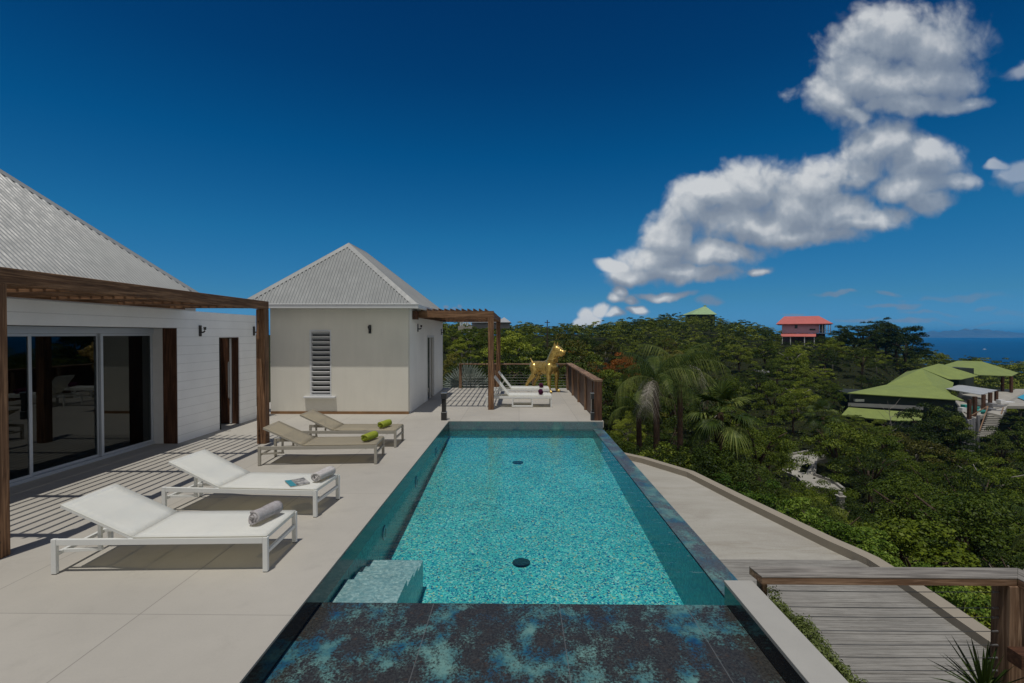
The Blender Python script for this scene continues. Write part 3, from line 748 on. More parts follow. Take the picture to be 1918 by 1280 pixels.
sf = MB(); sf.box(X1-.04,X1-.03,16.95,17.55,.02,2.13); sf.build('door_glass', 'dark_glass', fr2)
sf = MB(); sf.box(X1-.10,X1-.07,17.62,18.22,.02,2.13); sf.build('curtain', 'concrete_pale', fr2)

# ------------------------------------------------------------------ wall lamps
def sconce(p, nrm, label):
    t = thing('wall_lamp', label, 'lamp', p, 'black wall lamps')
    n = Vector(nrm); s = Vector((-n.y, n.x, 0)); P = Vector(p)
    m = MB(); m.beam(P+n*.0+Vector((0,0,0)), P+n*.022, .075, .24); m.build('backplate', 'black_metal', t, bevel=.003)
    m = MB(); c = P+n*.022+s*0; m.tube([c+Vector((0,0,-.03)), c+n*.05+Vector((0,0,-.035)), c+n*.085+Vector((0,0,-.01)), c+n*.09+Vector((0,0,.03))], [.016,.018,.018,.016], 8); m.build('arm', 'black_metal', t)
    m = MB(); m.tube([c+n*.09+Vector((0,0,.02)), c+n*.09+Vector((0,0,.085))], [.026,.032], 10); m.build('lamp_head', 'black_gloss', t)
sconce((-6.999,10.94,2.32), (1,0,0), 'black wall lamp between the tall brown jamb and the open door')
sconce((-6.999,13.18,2.33), (1,0,0), 'black wall lamp half hidden behind the pergola post at the white wall end')
sconce((-4.163,14.029,2.385), (0,-1,0), 'black wall lamp on the cream front wall right of the louvred window')
sconce((-3.087,15.34,2.44), (1,0,0), 'black wall lamp on the narrow side wall near the cream corner')
sconce((-3.087,20.0,2.335), (1,0,0), 'small black wall lamp past the glass door at the far end of the side wall')

# ------------------------------------------------------------------ pergolas
pg = thing('pergola', 'long weathered brown timber pergola along the white house and glass doors', 'pergola', (-5.26,7.5,0), 'timber pergolas')
for (y, ) in ((4.93,),(10.26,)):
    m = MB(); m.box(-5.35,-5.175,y-.09,y+.09,0,2.757); po = m.build('post', 'pergola_wood_z', pg, bevel=.006)
    for dz in (.17,.27,2.5): m = MB(); m.tube([(-5.30,y-.090,dz),(-5.30,y-.098,dz)], .017, 10); m.build('bolt', 'dark_wood_z', po)
    for dz in (.17,.27): m = MB(); m.tube([(-5.175,y-.03,dz),(-5.167,y-.03,dz)], .017, 10); m.build('bolt', 'dark_wood_z', po)
m = MB(); m.box(-5.33,-5.19,4.7,10.38,2.76,2.925); bm_ = m.build('beam', 'pergola_wood_y', pg, bevel=.006)
m = MB(); m.box(-7.02,-6.94,4.7,10.38,2.76,2.90); m.build('ledger', 'pergola_wood_y', pg, bevel=.005)
for y in (4.80,6.14,7.40,8.66,9.95):
    m = MB(); m.box(-6.94,-5.332,y-.035,y+.035,2.765,2.895); m.build('rafter', 'pergola_wood_x', pg, bevel=.003)
x = -6.84
while x < -5.36:
    m = MB(); m.box(x-.016,x+.016,4.72,10.36,2.80+rnd.uniform(-.004,.004),2.90); m.build('slat', 'pergola_wood_y', pg)
    x += .168
pg = thing('pergola', 'short weathered brown timber pergola shading the far corner beside the cream house', 'pergola', (-1.8,17.7,0), 'timber pergolas')
for y in (14.93,20.55):
    m = MB(); m.box(-.90,-.735,y-.08,y+.08,0,2.74); m.build('post', 'pergola_wood_z', pg, bevel=.006)
m = MB(); m.box(-3.085,-.73,14.86,15.0,2.742,2.935); m.build('beam', 'pergola_wood_x', pg, bevel=.006)
m = MB(); m.box(-3.085,-.73,20.48,20.62,2.742,2.935); m.build('beam', 'pergola_wood_x', pg, bevel=.006)
m = MB(); m.box(-.89,-.75,15.0,20.48,2.745,2.93); m.build('side_beam', 'pergola_wood_y', pg, bevel=.006)
m = MB(); m.box(-3.08,-2.96,14.55,14.859,2.68,2.93); m.box(-3.08,-2.97,15.0,20.48,2.745,2.90); m.build('ledger', 'dark_wood_y', pg, bevel=.005)
for y in (16.1,17.2,18.3,19.4):
    m = MB(); m.box(-2.97,-.891,y-.03,y+.03,2.80,2.93); m.build('rafter', 'pergola_wood_x', pg)
x = -2.88
while x < -.92:
    m = MB(); m.box(x-.016,x+.016,14.88,20.6,2.936,3.005); m.build('slat', 'pergola_wood_y', pg)
    x += .172

# ------------------------------------------------------------------ railings
rl = thing('railing', 'brown timber and wire railing across the far edge of the deck', 'railing', (0,20.75,0), 'timber railings')
m = MB(); m.box(-2.45,2.2,20.64,20.86,.985,1.03); m.build('handrail', 'rail_wood_x', rl, bevel=.004)
for x in (-2.4,-.97,.62,2.03): m = MB(); m.box(x-.055,x+.055,20.70,20.80,0,.984); m.build('post', 'rail_wood_z', rl, bevel=.004)
for k in range(8):
    m = MB(); m.tube([(-2.4,20.75,.11+.11*k),(2.03,20.75,.11+.11*k)], .0025 if k else .006, 5); m.build('cable', 'cable_steel', rl)
rl = thing('railing', 'brown timber railing running back along the drop beside the bollard', 'railing', (2.05,16.9,0), 'timber railings')
m = MB(); m.box(1.95,2.19,13.02,20.63,1.015,1.062); m.build('handrail', 'rail_wood_y', rl, bevel=.004)
m = MB(); m.box(1.97,2.17,13.02,13.22,-.15,1.014); m.build('post', 'dark_wood_z', rl, bevel=.004)
for y in (14.9,16.6,18.4,20.2): m = MB(); m.box(1.955,2.06,y-.06,y+.06,0,1.014); m.build('post', 'rail_wood_z', rl, bevel=.004)
for (y0, y1) in ((13.7,14.84),(14.97,16.53),(16.67,18.33),(18.47,20.13)):
    m = MB(); m.box(2.01,2.05,y0,y1,.02,1.01); m.build('infill_panel', 'dark_wood_z', rl, bevel=.004)
rl = thing('railing', 'grey topped timber and wire railing in the near corner above the boardwalk', 'railing', (3.3,4.55,-1.4), 'timber railings')
m = MB(); m.prism([(2.165,4.45),(4.398,4.45),(4.598,4.65),(2.14,4.65)], .025, .088); hr_ = m.build('handrail', 'rail_wood_x', rl, bevel=.004)
m = MB(); m.prism([(2.163,4.448),(4.399,4.448),(4.601,4.652),(2.138,4.652)], .0885, .097); m.build('sunlit_top', 'grey_wood_x', hr_, bevel=.002)  # thin grey sheet paints the lit top paler than the shaded brown face
m = MB(); m.prism([(4.40,1.2),(4.60,1.2),(4.60,4.648),(4.40,4.449)], .025, .088); hr_ = m.build('handrail', 'rail_wood_y', rl, bevel=.004)
m = MB(); m.prism([(4.401,1.2),(4.602,1.2),(4.602,4.65),(4.401,4.449)], .0885, .097); m.build('sunlit_top', 'grey_wood_y', hr_, bevel=.002)  # same painted pale top on the return rail
m = MB(); m.box(4.33,4.48,4.44,4.62,-1.6,.0245); m.build('post', 'rail_wood_z', rl, bevel=.005)
m = MB(); m.box(2.185,2.235,4.50,4.60,-1.6,.0245); m.build('post', 'rail_wood_z', rl, bevel=.004)
m = MB(); m.box(4.16,5.0,4.16,4.29,-.53,-.41); m.build('brace_rail', 'dark_wood_x', rl, bevel=.004)
m = MB(); m.box(4.36,4.50,4.17,4.27,-1.6,-.54); m.build('post', 'rail_wood_z', rl, bevel=.004)
for z in (-.078,-.223,-.31,-.436,-.562,-.678,-.795,-.91):
    m = MB(); m.tube([(2.235,4.55,z),(3.2,4.55,z-.006),(4.33,4.55,z)], .0035, 5); m.build('cable', 'cable_steel', rl)
    m = MB(); m.tube([(4.285,4.55,z),(4.33,4.55,z)], [.008,.011], 8); m.build('cable_end', 'steel', rl)
    m = MB(); m.tube([(4.50,4.44,z),(4.50,1.3,z)], .0035, 5); m.build('cable', 'cable_steel', rl)

# ------------------------------------------------------------------ bollards
def bollard(x, y, label):
    t = thing('bollard_light', label, 'bollard', (x,y,0), 'black bollard lights')
    m = MB(); m.box(x-.07,x+.07,y-.07,y+.07,0,.20); m.build('base', 'black_metal', t, bevel=.004)
    m = MB(); m.box(x-.056,x+.056,y-.056,y+.056,.20,.69); m.build('column', 'black_gloss', t, bevel=.004)
    m = MB(); m.box(x-.07,x+.07,y-.07,y+.07,.56,.70); m.build('lamp_head', 'black_metal', t, bevel=.004)
    m = MB(); m.box(x-.073,x+.073,y-.073,y+.073,.70,.72); m.box(x-.073,x+.073,y-.073,y+.073,.201,.215); m.build('cap', 'steel', t)
bollard(-1.944,13.08,'black bollard light at the far pool corner nearest the cream house')
bollard(1.957,13.10,'black bollard light at the far pool corner in front of the dark railing post')
# ------------------------------------------------------------------ sun loungers
def make_lounger(metal, sling, label):
    t = thing('sun_lounger', label, 'sun lounger', (0,0,0), 'sun loungers on the deck')
    L, Wd = 2.0, .70
    for y in (0, Wd-.032):
        m = MB(); m.box(.048,L-.048,y,y+.032,.272,.33); m.build('side_rail', metal, t, bevel=.004)
        for x in (0, L-.047):
            m = MB(); m.box(x,x+.047,y-.003,y+.035,0.006,.332); lg = m.build('leg', metal, t, bevel=.004)
            m = MB(); m.box(x+.004,x+.043,y+.001,y+.031,0,.006); m.build('foot_pad', 'black_metal', lg)
    for x in (.008, L-.04):
        m = MB(); m.box(x,x+.032,.036,Wd-.036,.165,.20); m.build('end_bar', metal, t, bevel=.003)
    m = MB(); m.box(L-.05,L-.02,.036,Wd-.036,.30,.333); m.box(.74,.76,.036,Wd-.036,.28,.31); m.box(1.3,1.32,.036,Wd-.036,.28,.305); m.build('cross_bar', metal, t, bevel=.003)
    # seat sling, wrapping over the rails
    s = MB(); nx, ny = 16, 6; vs = []; fs = []
    for i in range(nx+1):
        for j in range(ny+1):
            u, v = i/nx, j/ny
            vs.append((.745+(L-.012-.745)*u, .004+(Wd-.008)*v, .346-.006*math.sin(math.pi*v)*math.sin(math.pi*u)))
    for i in range(nx):
        for j in range(ny): fs.append((i*(ny+1)+j,(i+1)*(ny+1)+j,(i+1)*(ny+1)+j+1,i*(ny+1)+j+1))
    s.add(vs, fs); so = s.build('seat_sling', sling, t, smooth=True)
    sm_ = so.modifiers.new('thick', 'SOLIDIFY'); sm_.thickness = .008
    hx, hz, tx, tz = .745, .343, .085, .655
    bk = MB(); vs = []; fs = []
    for i in range(9):
        for j in range(ny+1):
            u, v = i/8, j/ny; sag = .008*math.sin(math.pi*v)*math.sin(math.pi*u)
            vs.append((hx+(tx-hx)*u, .012+(Wd-.024)*v, hz+(tz-hz)*u-sag))
    for i in range(8):
        for j in range(ny): fs.append((i*(ny+1)+j,i*(ny+1)+j+1,(i+1)*(ny+1)+j+1,(i+1)*(ny+1)+j))
    bk.add(vs, fs); bo = bk.build('backrest', sling, t, smooth=True)
    sm_ = bo.modifiers.new('thick', 'SOLIDIFY'); sm_.thickness = .007
    fr = MB()
    for y in (.025, Wd-.025): fr.beam((hx,y,hz-.018),(tx,y,tz-.018),.026,.026,up=(0,1,0))
    fr.beam((tx+.012,.036,tz-.022),(tx+.012,Wd-.036,tz-.022),.026,.022)
    fr.build('backrest_frame', metal, bo, bevel=.003)
    sp_ = MB()
    for y in (.09, Wd-.115):
        sp_.box(.36,.392,y,y+.025,.19,.50); sp_.beam((.03,y+.012,.185),(.40,y+.012,.20),.022,.03)
    sp_.box(.362,.39,.116,Wd-.117,.455,.485)
    sp_.build('backrest_support', metal, t, bevel=.002)
    sk = MB()
    for y in (.12, Wd-.14): sk.box(1.78,1.792,y,y+.012,.235,.285)
    sk.build('stretcher_pin', metal, t)
    return t
proW = make_lounger('white_metal', 'white_sling', 'white sun lounger nearest the camera with one grey rolled towel and no magazine')
proW.location = (-4.366, 4.60, 0); proW.rotation_euler.z = R(2.2)
l2 = copy_tree(proW); l2.location = (-4.47, 6.20, 0); l2.rotation_euler.z = R(-3.2)
l2['label'] = 'white sun lounger holding a teal magazine and a pale rolled towel'
proT = make_lounger('taupe_metal', 'taupe_sling', 'taupe sun lounger beside the pergola post, nearer the camera than its twin')
proT.location = (-4.44, 8.46, 0); proT.rotation_euler.z = R(4.2)
l4 = copy_tree(proT); l4.location = (-4.42, 9.86, 0); l4.rotation_euler.z = R(.6)
l4['label'] = 'taupe sun lounger with green towel closest to the cream house wall'
def make_sled(label):
    t = thing('sun_lounger', label, 'sun lounger', (0,0,0), 'sun loungers on the deck')
    for y in (0, .64):
        m = MB(); m.box(.0,2.03,y,y+.06,.27,.335); m.build('side_rail', 'white_metal', t, bevel=.004)
        m = MB(); m.box(.80,.845,y+.002,y+.058,.06,.27); m.box(1.40,1.445,y+.002,y+.058,.06,.27); m.box(.80,1.445,y+.002,y+.058,.01,.06); m.build('sled_leg', 'white_metal', t, bevel=.003)
        m = MB(); m.box(1.985,2.028,y+.008,y+.052,0,.27); m.build('leg', 'white_metal', t, bevel=.003)
        m = MB(); m.box(.0,.043,y+.008,y+.052,0,.27); m.build('leg', 'white_metal', t, bevel=.003)
    m = MB(); m.box(.70,2.02,.02,.68,.337,.375); m.build('seat', 'white_sling', t, bevel=.012)
    m = MB(); m.beam((.70,.35,.355),(.25,.35,.93),.66,.035,up=(1,0,.8)); m.build('backrest', 'white_sling', t, bevel=.01)
    m = MB()
    for y in (.08,.60): m.beam((.47,y+.01,.62),(.22,y+.01,.30),.02,.025)
    m.build('backrest_support', 'white_metal', t)
    return t
s1 = make_sled('white sun lounger with plum towel nearest the pergola post at the far deck')
s1.location = (-1.0, 15.35, 0); s2 = copy_tree(s1); s2.location = (-.95, 17.35, 0)
s2['label'] = 'white sun lounger with plum towel standing behind its twin, beside the golden dog'

# ------------------------------------------------------------------ rolled towels
def towel(p, r, ln, mat, label, rz, seed, turns=3.2, group='rolled towels on the loungers'):
    t = thing('rolled_towel', label, 'towel', (p[0],p[1],p[2]+r*.93), group, rz)
    t['_w'] = (0., 0., 0.)
    q = random.Random(seed); n = 46; th0 = .018*r/.075
    ph = q.uniform(0, 6)
    prof = []
    for i in range(n+1):
        a = ph+2*math.pi*turns*i/n; rr = r*(.14+.86*i/n)
        prof.append((a, rr))
    for sgn, name, kk in ((1, 'towel_roll', 0),):
        m = MB(); vs = []; fs = []; ny = 12
        for j in range(ny+1):
            y = -ln/2+ln*j/ny; ends = .004*q.uniform(-1,1)
            for (a, rr) in prof:
                wob = 1+.05*math.sin(a*2+y*9+seed)+.035*math.sin(y*31+a*3)
                sq = .93 if math.sin(a) < -.4 else 1
                for o_ in (0, -th0):
                    R_ = max(.002, rr*wob+o_)
                    vs.append((R_*math.cos(a), y+(ends if o_ else ends*2)+(.012*math.sin(a*1.3+seed) if j in (0,ny) else 0), R_*math.sin(a)*sq))
        c = 2*(n+1)
        for j in range(ny):
            for i in range(n):
                a0 = j*c+2*i; b0 = (j+1)*c+2*i
                fs.append((a0,a0+2,b0+2,b0)); fs.append((a0+1,b0+1,b0+3,a0+3))
        for i in range(n):
            fs.append((2*i,2*i+1,2*i+3,2*i+2)); e0 = ny*c+2*i; fs.append((e0,e0+2,e0+3,e0+1))
        for j in range(ny): a0 = j*c+2*n; fs.append((a0,a0+1,a0+c+1,a0+c))
        m.add(vs, fs); m.build(name, mat, t, smooth=True)
    return t
towel((-2.59,5.08,.350), .074, .36, 'towel_grey', 'fat grey rolled towel on the nearest white lounger', R(-14), 1)
towel((-2.56,6.53,.350), .074, .36, 'towel_pale', 'pale rolled towel beside the teal magazine on the white lounger', R(-12), 2)
towel((-2.66,8.93,.350), .072, .36, 'towel_lime', 'lime green rolled towel on the taupe lounger by the post', R(-16), 3)
towel((-2.72,10.18,.350), .072, .36, 'towel_lime', 'lime green rolled towel on the taupe lounger nearer the cream house', R(-16), 4)
towel((.70,15.62,.376), .085, .36, 'towel_plum', 'plum rolled towel on the white lounger nearest the pergola post', R(0), 5)
towel((.80,17.62,.376), .085, .36, 'towel_plum', 'plum rolled towel on the white lounger beside the golden dog', R(0), 6)
mg = thing('magazine', 'open flat magazine with a teal strip on the second white lounger', 'magazine', (-2.83,6.36,.350), None, R(38))
m = MB(); m.box(-.115,.115,-.15,.15,0,.005); m.build('pages', 'paper', mg)
m = MB(); vs = []; fs = []
for i in range(9):
    x = -.118+.236*i/8; z = .006+.006*(abs(i-4)/4)**2
    vs += [(x,-.153,z),(x,.153,z)]
for i in range(8): fs.append((2*i,2*i+2,2*i+3,2*i+1))
m.add(vs, fs); m.build('cover', 'magazine_cover', mg, smooth=True)

# ------------------------------------------------------------------ golden dog
def remeshed(name, chains, mat, parent, vox=.016, smooth=7):
    """chains of (x,y,z,r) points grown into one continuous skin"""
    m = MB()
    for ch in chains:
        pts = []; rs = []
        for i in range(len(ch)-1):
            a, b_ = np.array(ch[i][:4], float), np.array(ch[i+1][:4], float)
            for k in range(6): q = a+(b_-a)*k/6; pts.append(q[:3]); rs.append(q[3])
        pts.append(np.array(ch[-1][:3], float)); rs.append(ch[-1][3])
        m.tube([Vector(p) for p in pts], rs, 14)
        for e in (ch[0], ch[-1]):
            bmx = bmesh.new(); bmesh.ops.create_icosphere(bmx, subdivisions=2, radius=e[3], matrix=Matrix.Translation(e[:3]))
            bmx.verts.index_update(); m.add([v.co[:] for v in bmx.verts], [tuple(v.index for v in f_.verts) for f_ in bmx.faces]); bmx.free()
    o = m.build(name, mat, parent)
    r_ = o.modifiers.new('skin', 'REMESH'); r_.mode = 'VOXEL'; r_.voxel_size = vox; r_.use_smooth_shade = True
    s_ = o.modifiers.new('smooth', 'SMOOTH'); s_.iterations = smooth; s_.factor = .5
    return o
dg = thing('dog_statue', 'large golden dog statue standing in the far corner by the railing', 'statue', (1.1,19.6,0))
ox, oy = 0, 0
def D(pts): return [(x, y, z, r) for (x, y, z, r) in pts]
yH, yF = 19.95, 19.35
body = [
 D([(.72,yH,1.00,.18),(.86,19.85,.98,.215),(1.05,19.7,.95,.245),(1.22,19.55,.935,.285),(1.38,19.42,.96,.29)]),       # barrel
 D([(1.15,19.58,.90,.19),(1.32,19.48,.86,.21)]),
 D([(1.37,19.40,1.06,.225),(1.43,19.34,1.22,.225),(1.47,19.30,1.38,.20),(1.51,19.27,1.53,.18)]),             # neck
 D([(1.36,19.45,1.16,.12),(1.22,19.55,1.15,.10)]),                                                         # withers
 D([(1.40,19.35,.90,.16),(1.43,19.30,.80,.10)]),                                                           # breast
 D([(1.54,19.26,1.63,.17),(1.59,19.23,1.655,.18),(1.66,19.19,1.63,.16)]),                                    # skull
 D([(1.66,19.18,1.575,.13),(1.75,19.11,1.555,.125),(1.81,19.06,1.545,.11)]),                                 # muzzle
 D([(1.64,19.17,1.50,.12),(1.75,19.10,1.48,.10)]),                                                       # jaw
 D([(.70,yH,1.08,.07),(.665,yH+.01,1.16,.042),(.60,yH+.03,1.28,.028)]),                                        # tail
 # near foreleg
 D([(1.30,19.25,1.0,.16),(1.29,19.20,.82,.13),(1.27,19.17,.68,.10),(1.285,19.12,.40,.076),(1.285,19.09,.20,.066),(1.30,19.05,.075,.072)]),
 D([(1.30,19.06,.055,.062),(1.37,19.00,.045,.052)]),
 # far foreleg
 D([(1.52,19.48,.98,.14),(1.60,19.52,.80,.115),(1.62,19.53,.66,.096),(1.60,19.52,.40,.074),(1.60,19.51,.20,.064),(1.63,19.48,.075,.07)]),
 D([(1.63,19.48,.055,.06),(1.71,19.43,.045,.052)]),
 # near hind leg
 D([(.74,19.82,.95,.20),(.77,19.76,.80,.17),(.74,19.74,.66,.13),(.58,19.76,.46,.085),(.47,19.78,.32,.068),(.44,19.76,.16,.058),(.45,19.72,.06,.055)]),
 D([(.46,19.71,.05,.055),(.53,19.65,.042,.048)]),
 # far hind leg
 D([(.84,20.05,.92,.18),(.96,20.08,.76,.15),(.98,20.09,.64,.115),(.86,20.12,.46,.080),(.77,20.13,.32,.066),(.74,20.12,.16,.056),(.75,20.09,.06,.055)]),
 D([(.76,20.08,.05,.055),(.83,20.03,.042,.048)]),
]
bo = remeshed('body', [[(x, y, max(z, r), r) for (x,y,z,r) in ch] for ch in body], 'gold_lacquer', dg)
for (x, y) in ((1.50,19.24),(1.62,19.33)):
    m = MB(); m.add([(x-.06,y+.03,1.75),(x+.055,y-.03,1.77),(x+.015,y+.07,1.76),(x+.004,y+.012,1.99)], [(0,1,3),(1,2,3),(2,0,3),(0,2,1)]); m.build('ear', 'gold_lacquer', dg, bevel=.008)
for (x, y) in ((1.685,19.02),(1.79,19.14)):
    m = MB(); m.tube([(x,y,1.685),(x+.012,y-.012,1.683)], [.018,.012], 10); m.build('eye', 'gold_lacquer', dg)
m = MB(); m.tube([(1.88,19.00,1.60),(1.92,18.98,1.59)], [.036,.022], 10); m.build('nose', 'gold_lacquer', dg, smooth=True)
m = MB(); m.tube([(1.455+.235*math.cos(a)*.95,19.32+.225*math.sin(a),1.30+.05*math.cos(a)) for a in np.linspace(0,2*math.pi,25)], .014, 6, False); m.build('collar', 'gold_lacquer', dg)

dg.location.x -= .12

# ------------------------------------------------------------------ houses across the valley
def bp(x, y, Y): return (Y*(x-971)/940., Y, EYE+(626-y)/940.*Y)
# red-roofed house on the crest: local x runs across the view, local y away from it
A0 = math.atan((1500-971)/940.); DR = 136/math.cos(A0)
rh = thing('house', 'two storey pink house with a red roof and white porch posts on the crest', 'house', (DR*math.sin(A0), 136., 0.), 'houses across the valley', -A0)
def rp(x, y, d=0.):
    a = math.atan((x-971)/940.)-A0; X = (DR+d)*math.tan(a)
    return (X, d, EYE+(626-y)/940.*(DR+d)*math.cos(a+A0)/math.cos(a))
def rbox(x0, x1, y0, y1, d0, d1):
    m = MB(); p = rp(x0, y1, d0); q = rp(x1, y0, d0); m.box(p[0], q[0], d0, d1, p[2], q[2]); return m
rbox(1461, 1530.5, 607, 624.5, 0, 9).build('upper_wall', 'pink_siding', rh)
rbox(1463, 1541, 625, 655, 2.5, 9).build('lower_wall', 'pink_shaded', rh)
m = MB(); e0, e1 = rp(1450, 607.4, -1.2), rp(1555.5, 607.4, -1.2); zt = rp(1500, 592.8, 5)[2]
r0 = [e0, (e1[0], e1[1], e0[2]), (e1[0], 11., e0[2]), (e0[0], 11., e0[2])]; ra_ = (rp(1465, 593, 5)[0], 5., zt); rb_ = (rp(1529, 593, 5)[0], 5., zt)
for pl in ((r0[0],r0[1],rb_,ra_),(r0[1],r0[2],rb_),(r0[2],r0[3],ra_,rb_),(r0[3],r0[0],ra_)): m.plate(pl, .18)
m.build('roof', 'red_roof', rh)
m = MB(); q0, q1, q2, q3 = rp(1459.5,630.5,-2.6), rp(1524,630.5,-2.6), rp(1524,624.8,-.05), rp(1459.5,624.8,-.05); m.plate([q0,(q1[0],q1[1],q0[2]),(q2[0],q2[1],q3[2]),q3], .12); m.build('porch_roof', 'red_roof', rh)
for x in (1462,1477,1503,1521):
    rbox(x-.7, x+.7, 630.8, 650, -2.4, -2.15).build('porch_post', 'louvre_white', rh)
for x in (1536,1541.5,1546.5,1551):
    rbox(x-.7, x+.7, 607.6, 625, -.4, -.15).build('gallery_post', 'louvre_white', rh)
m = rbox(1531,1552,624.4,625.6,-.5,8); m.v += rbox(1531,1552,618.8,619.4,-.4,-.3).v; m.f += [tuple(i+8 for i in f_) for f_ in m.f[:6]]; m.build('gallery', 'concrete_pale', rh)
rbox(1532,1540,608,624,2.5,8).build('gallery_wall', 'fabric_grey', rh)
for (x0,x1,y0,y1) in ((1484.6,1489.6,609.5,615.6),(1512,1523,616.2,619.3)):
    rbox(x0,x1,y0,y1,-.06,.02).build('window', 'window_dark', rh)
rbox(1508,1531,647,649,-3.4,-2.7).build('terrace_slab', 'concrete_pale', rh)
# green pyramid roof on top of the hill
gh = thing('house', 'house on the hilltop showing only its pale green pyramid roof', 'house', bp(1317,600,235), 'houses across the valley')
m = MB(); A = bp(1318.5,573.8,240)
c4 = [bp(1291.5,589.3,233),bp(1341,589.3,233)]; c4 += [(c4[1][0],247,c4[1][2]),(c4[0][0],247,c4[0][2])]
for i in range(4): m.plate([c4[i],c4[(i+1)%4],A], .25)
m.build('roof', 'pale_green_roof', gh)
m = MB(); m.box(bp(1296,600,235)[0],bp(1337,600,235)[0],235,245,bp(0,612,235)[2],bp(0,589,235)[2]); m.build('wall', 'dark_siding', gh)
m = MB(); m.box(A[0]-.5,A[0]+.5,239.5,240.5,A[2]-.3,A[2]+.35); m.build('roof_cap', 'pale_green_roof', gh)
# grey roofed house behind the pergola
lh = thing('house', 'low grey roofed house with a white balustrade on the ridge behind the pergola', 'house', bp(910,612,110), 'houses across the valley')
Sx = lambda x: (x-971)*110/940.; Sz = lambda y: EYE+(626-y)*110/940.
m = MB(); m.box(Sx(884),Sx(954),110,118,Sz(616),Sz(603)); m.build('wall', 'fabric_grey', lh)
m = MB(); q = [(Sx(928),109.2,Sz(604)),(Sx(957),109.2,Sz(604)),(Sx(957),119,Sz(604)),(Sx(928),119,Sz(604))]; ap = (Sx(943.5),114,Sz(593.5))
for i in range(4): m.plate([q[i],q[(i+1)%4],ap], .15)
m.plate([(Sx(884),109.3,Sz(604)),(Sx(928),109.3,Sz(604)),(Sx(928),114,Sz(600)),(Sx(884),114,Sz(600))], .12); m.plate([(Sx(884),114,Sz(600)),(Sx(928),114,Sz(600)),(Sx(928),119,Sz(604)),(Sx(884),119,Sz(604))], .12)
m.build('roof', 'grey_roof', lh)
m = MB()
for k in range(7): x = 864+k*3.2; m.box(Sx(x)-.09,Sx(x)+.09,108,108.2,Sz(611),Sz(601.5))
m.box(Sx(863),Sx(884),107.95,108.25,Sz(602),Sz(601)); m.build('balustrade', 'boat_white', lh)
m = MB(); m.box(Sx(860),Sx(886),108,118,Sz(622),Sz(611)); m.build('terrace', 'concrete_pale', lh)
# green roofed villa
gv = thing('villa', 'sprawling villa with green hipped roofs, pool terrace and steps across the valley', 'villa', bp(1690,800,74), 'houses across the valley')
def zz(x, y): return 1560+x/5.358, 640+y/5.358
def G3(x, y, Y): a, b_ = zz(x, y); return bp(a, b_, Y)
m = MB()
FL, FR, M1, M2, P1 = G3(122,512,70), G3(1275,583,65), G3(510,428,74), G3(975,445,70), G3(850,268,76)
M3 = G3(1170,408,76); BK = G3(700,300,86)
for pl in ((FL,FR,M2,M1),(M1,M2,P1),(M2,M3,P1),(M1,P1,BK),(P1,M3,BK)): m.plate(pl, .10)
sk_ = [M2, FR, (FR[0]+3.4,FR[1]+6,FR[2]), M3]
m.plate(sk_, .08)
m.build('roof', 'green_roof', gv)
m = MB()
Q1, Q2, Q3, Q4 = G3(850,266,80), G3(1022,218,84), G3(1075,230,85), G3(1120,373,78)
for pl in ((Q1,Q4,G3(1240,376,78),G3(1410,338,80),Q3,Q2),): m.plate(pl, .08)
m.plate([G3(1075,232,86),G3(1408,330,82),G3(1740,341,83),G3(1805,310,86),G3(1440,195,92),G3(1208,190,92)], .1)
m.build('roof', 'green_roof', gv)
m = MB()
def wallq(a, b_, zb, mb):
    a = Vector(a); b_ = Vector(b_); inn = Vector((.4,.92,0))
    mb.add([(a.x,a.y,zb),(b_.x,b_.y,zb),(b_.x,b_.y,b_.z-.05),(a.x,a.y,a.z-.05),(a.x+2.5,a.y+8,zb),(b_.x+2.5,b_.y+8,zb),(b_.x+2.5,b_.y+8,b_.z-.05),(a.x+2.5,a.y+8,a.z-.05)],
        [(0,1,2,3),(1,5,6,2),(5,4,7,6),(4,0,3,7),(3,2,6,7)])
wallq(G3(140,520,70.6), G3(1190,578,66), -13., m); m.build('wall', 'dark_siding', gv)
for (a,b_,c_,d_) in ((190,300,572,600),):
    w_ = MB(); p0 = G3(a,c_,70.2); p1 = G3(b_,d_,69.8); w_.box(p0[0],p1[0],69.9,70.3,p1[2],p0[2]); w_.build('window', 'louvre_white', gv)
w_ = MB(); p0 = G3(130,625,70.4); p1 = G3(870,690,67); w_.beam(p0, (p1[0],p1[1],p0[2]), .3, .5); w_.build('floor_band', 'fabric_grey', gv)
m = MB(); m.plate([G3(60,738,67.2),G3(640,790,64.4),G3(850,790,63.4),G3(880,712,66.3),G3(135,655,70.2)], .12); m.build('awning_roof', 'green_roof', gv)
m = MB(); m.plate([G3(1175,590,68),G3(1330,800,60.5),G3(1500,720,62.5),G3(1500,700,62.6),G3(1650,735,61.5),G3(1700,640,66),G3(1918,640,66),G3(1918,470,88),G3(1250,470,84)], .35); m.build('terrace', 'concrete_pale', gv)
m = MB(); m.plate([G3(1795,560,74.5),G3(1930,610,68.5),G3(2050,610,68.5),G3(1990,525,80),G3(1860,530,79)], .05)
for v in range(len(m.v)): m.v[v] = (m.v[v][0], m.v[v][1], m.v[v][2]+.12)
m.build('terrace_pool', 'pool_blue', gv)
m = MB(); m.plate([G3(1085,465,72),G3(1445,528,68),G3(1600,482,73),G3(1230,428,79)], .08); m.build('shade_sail', 'grey_roof', gv)
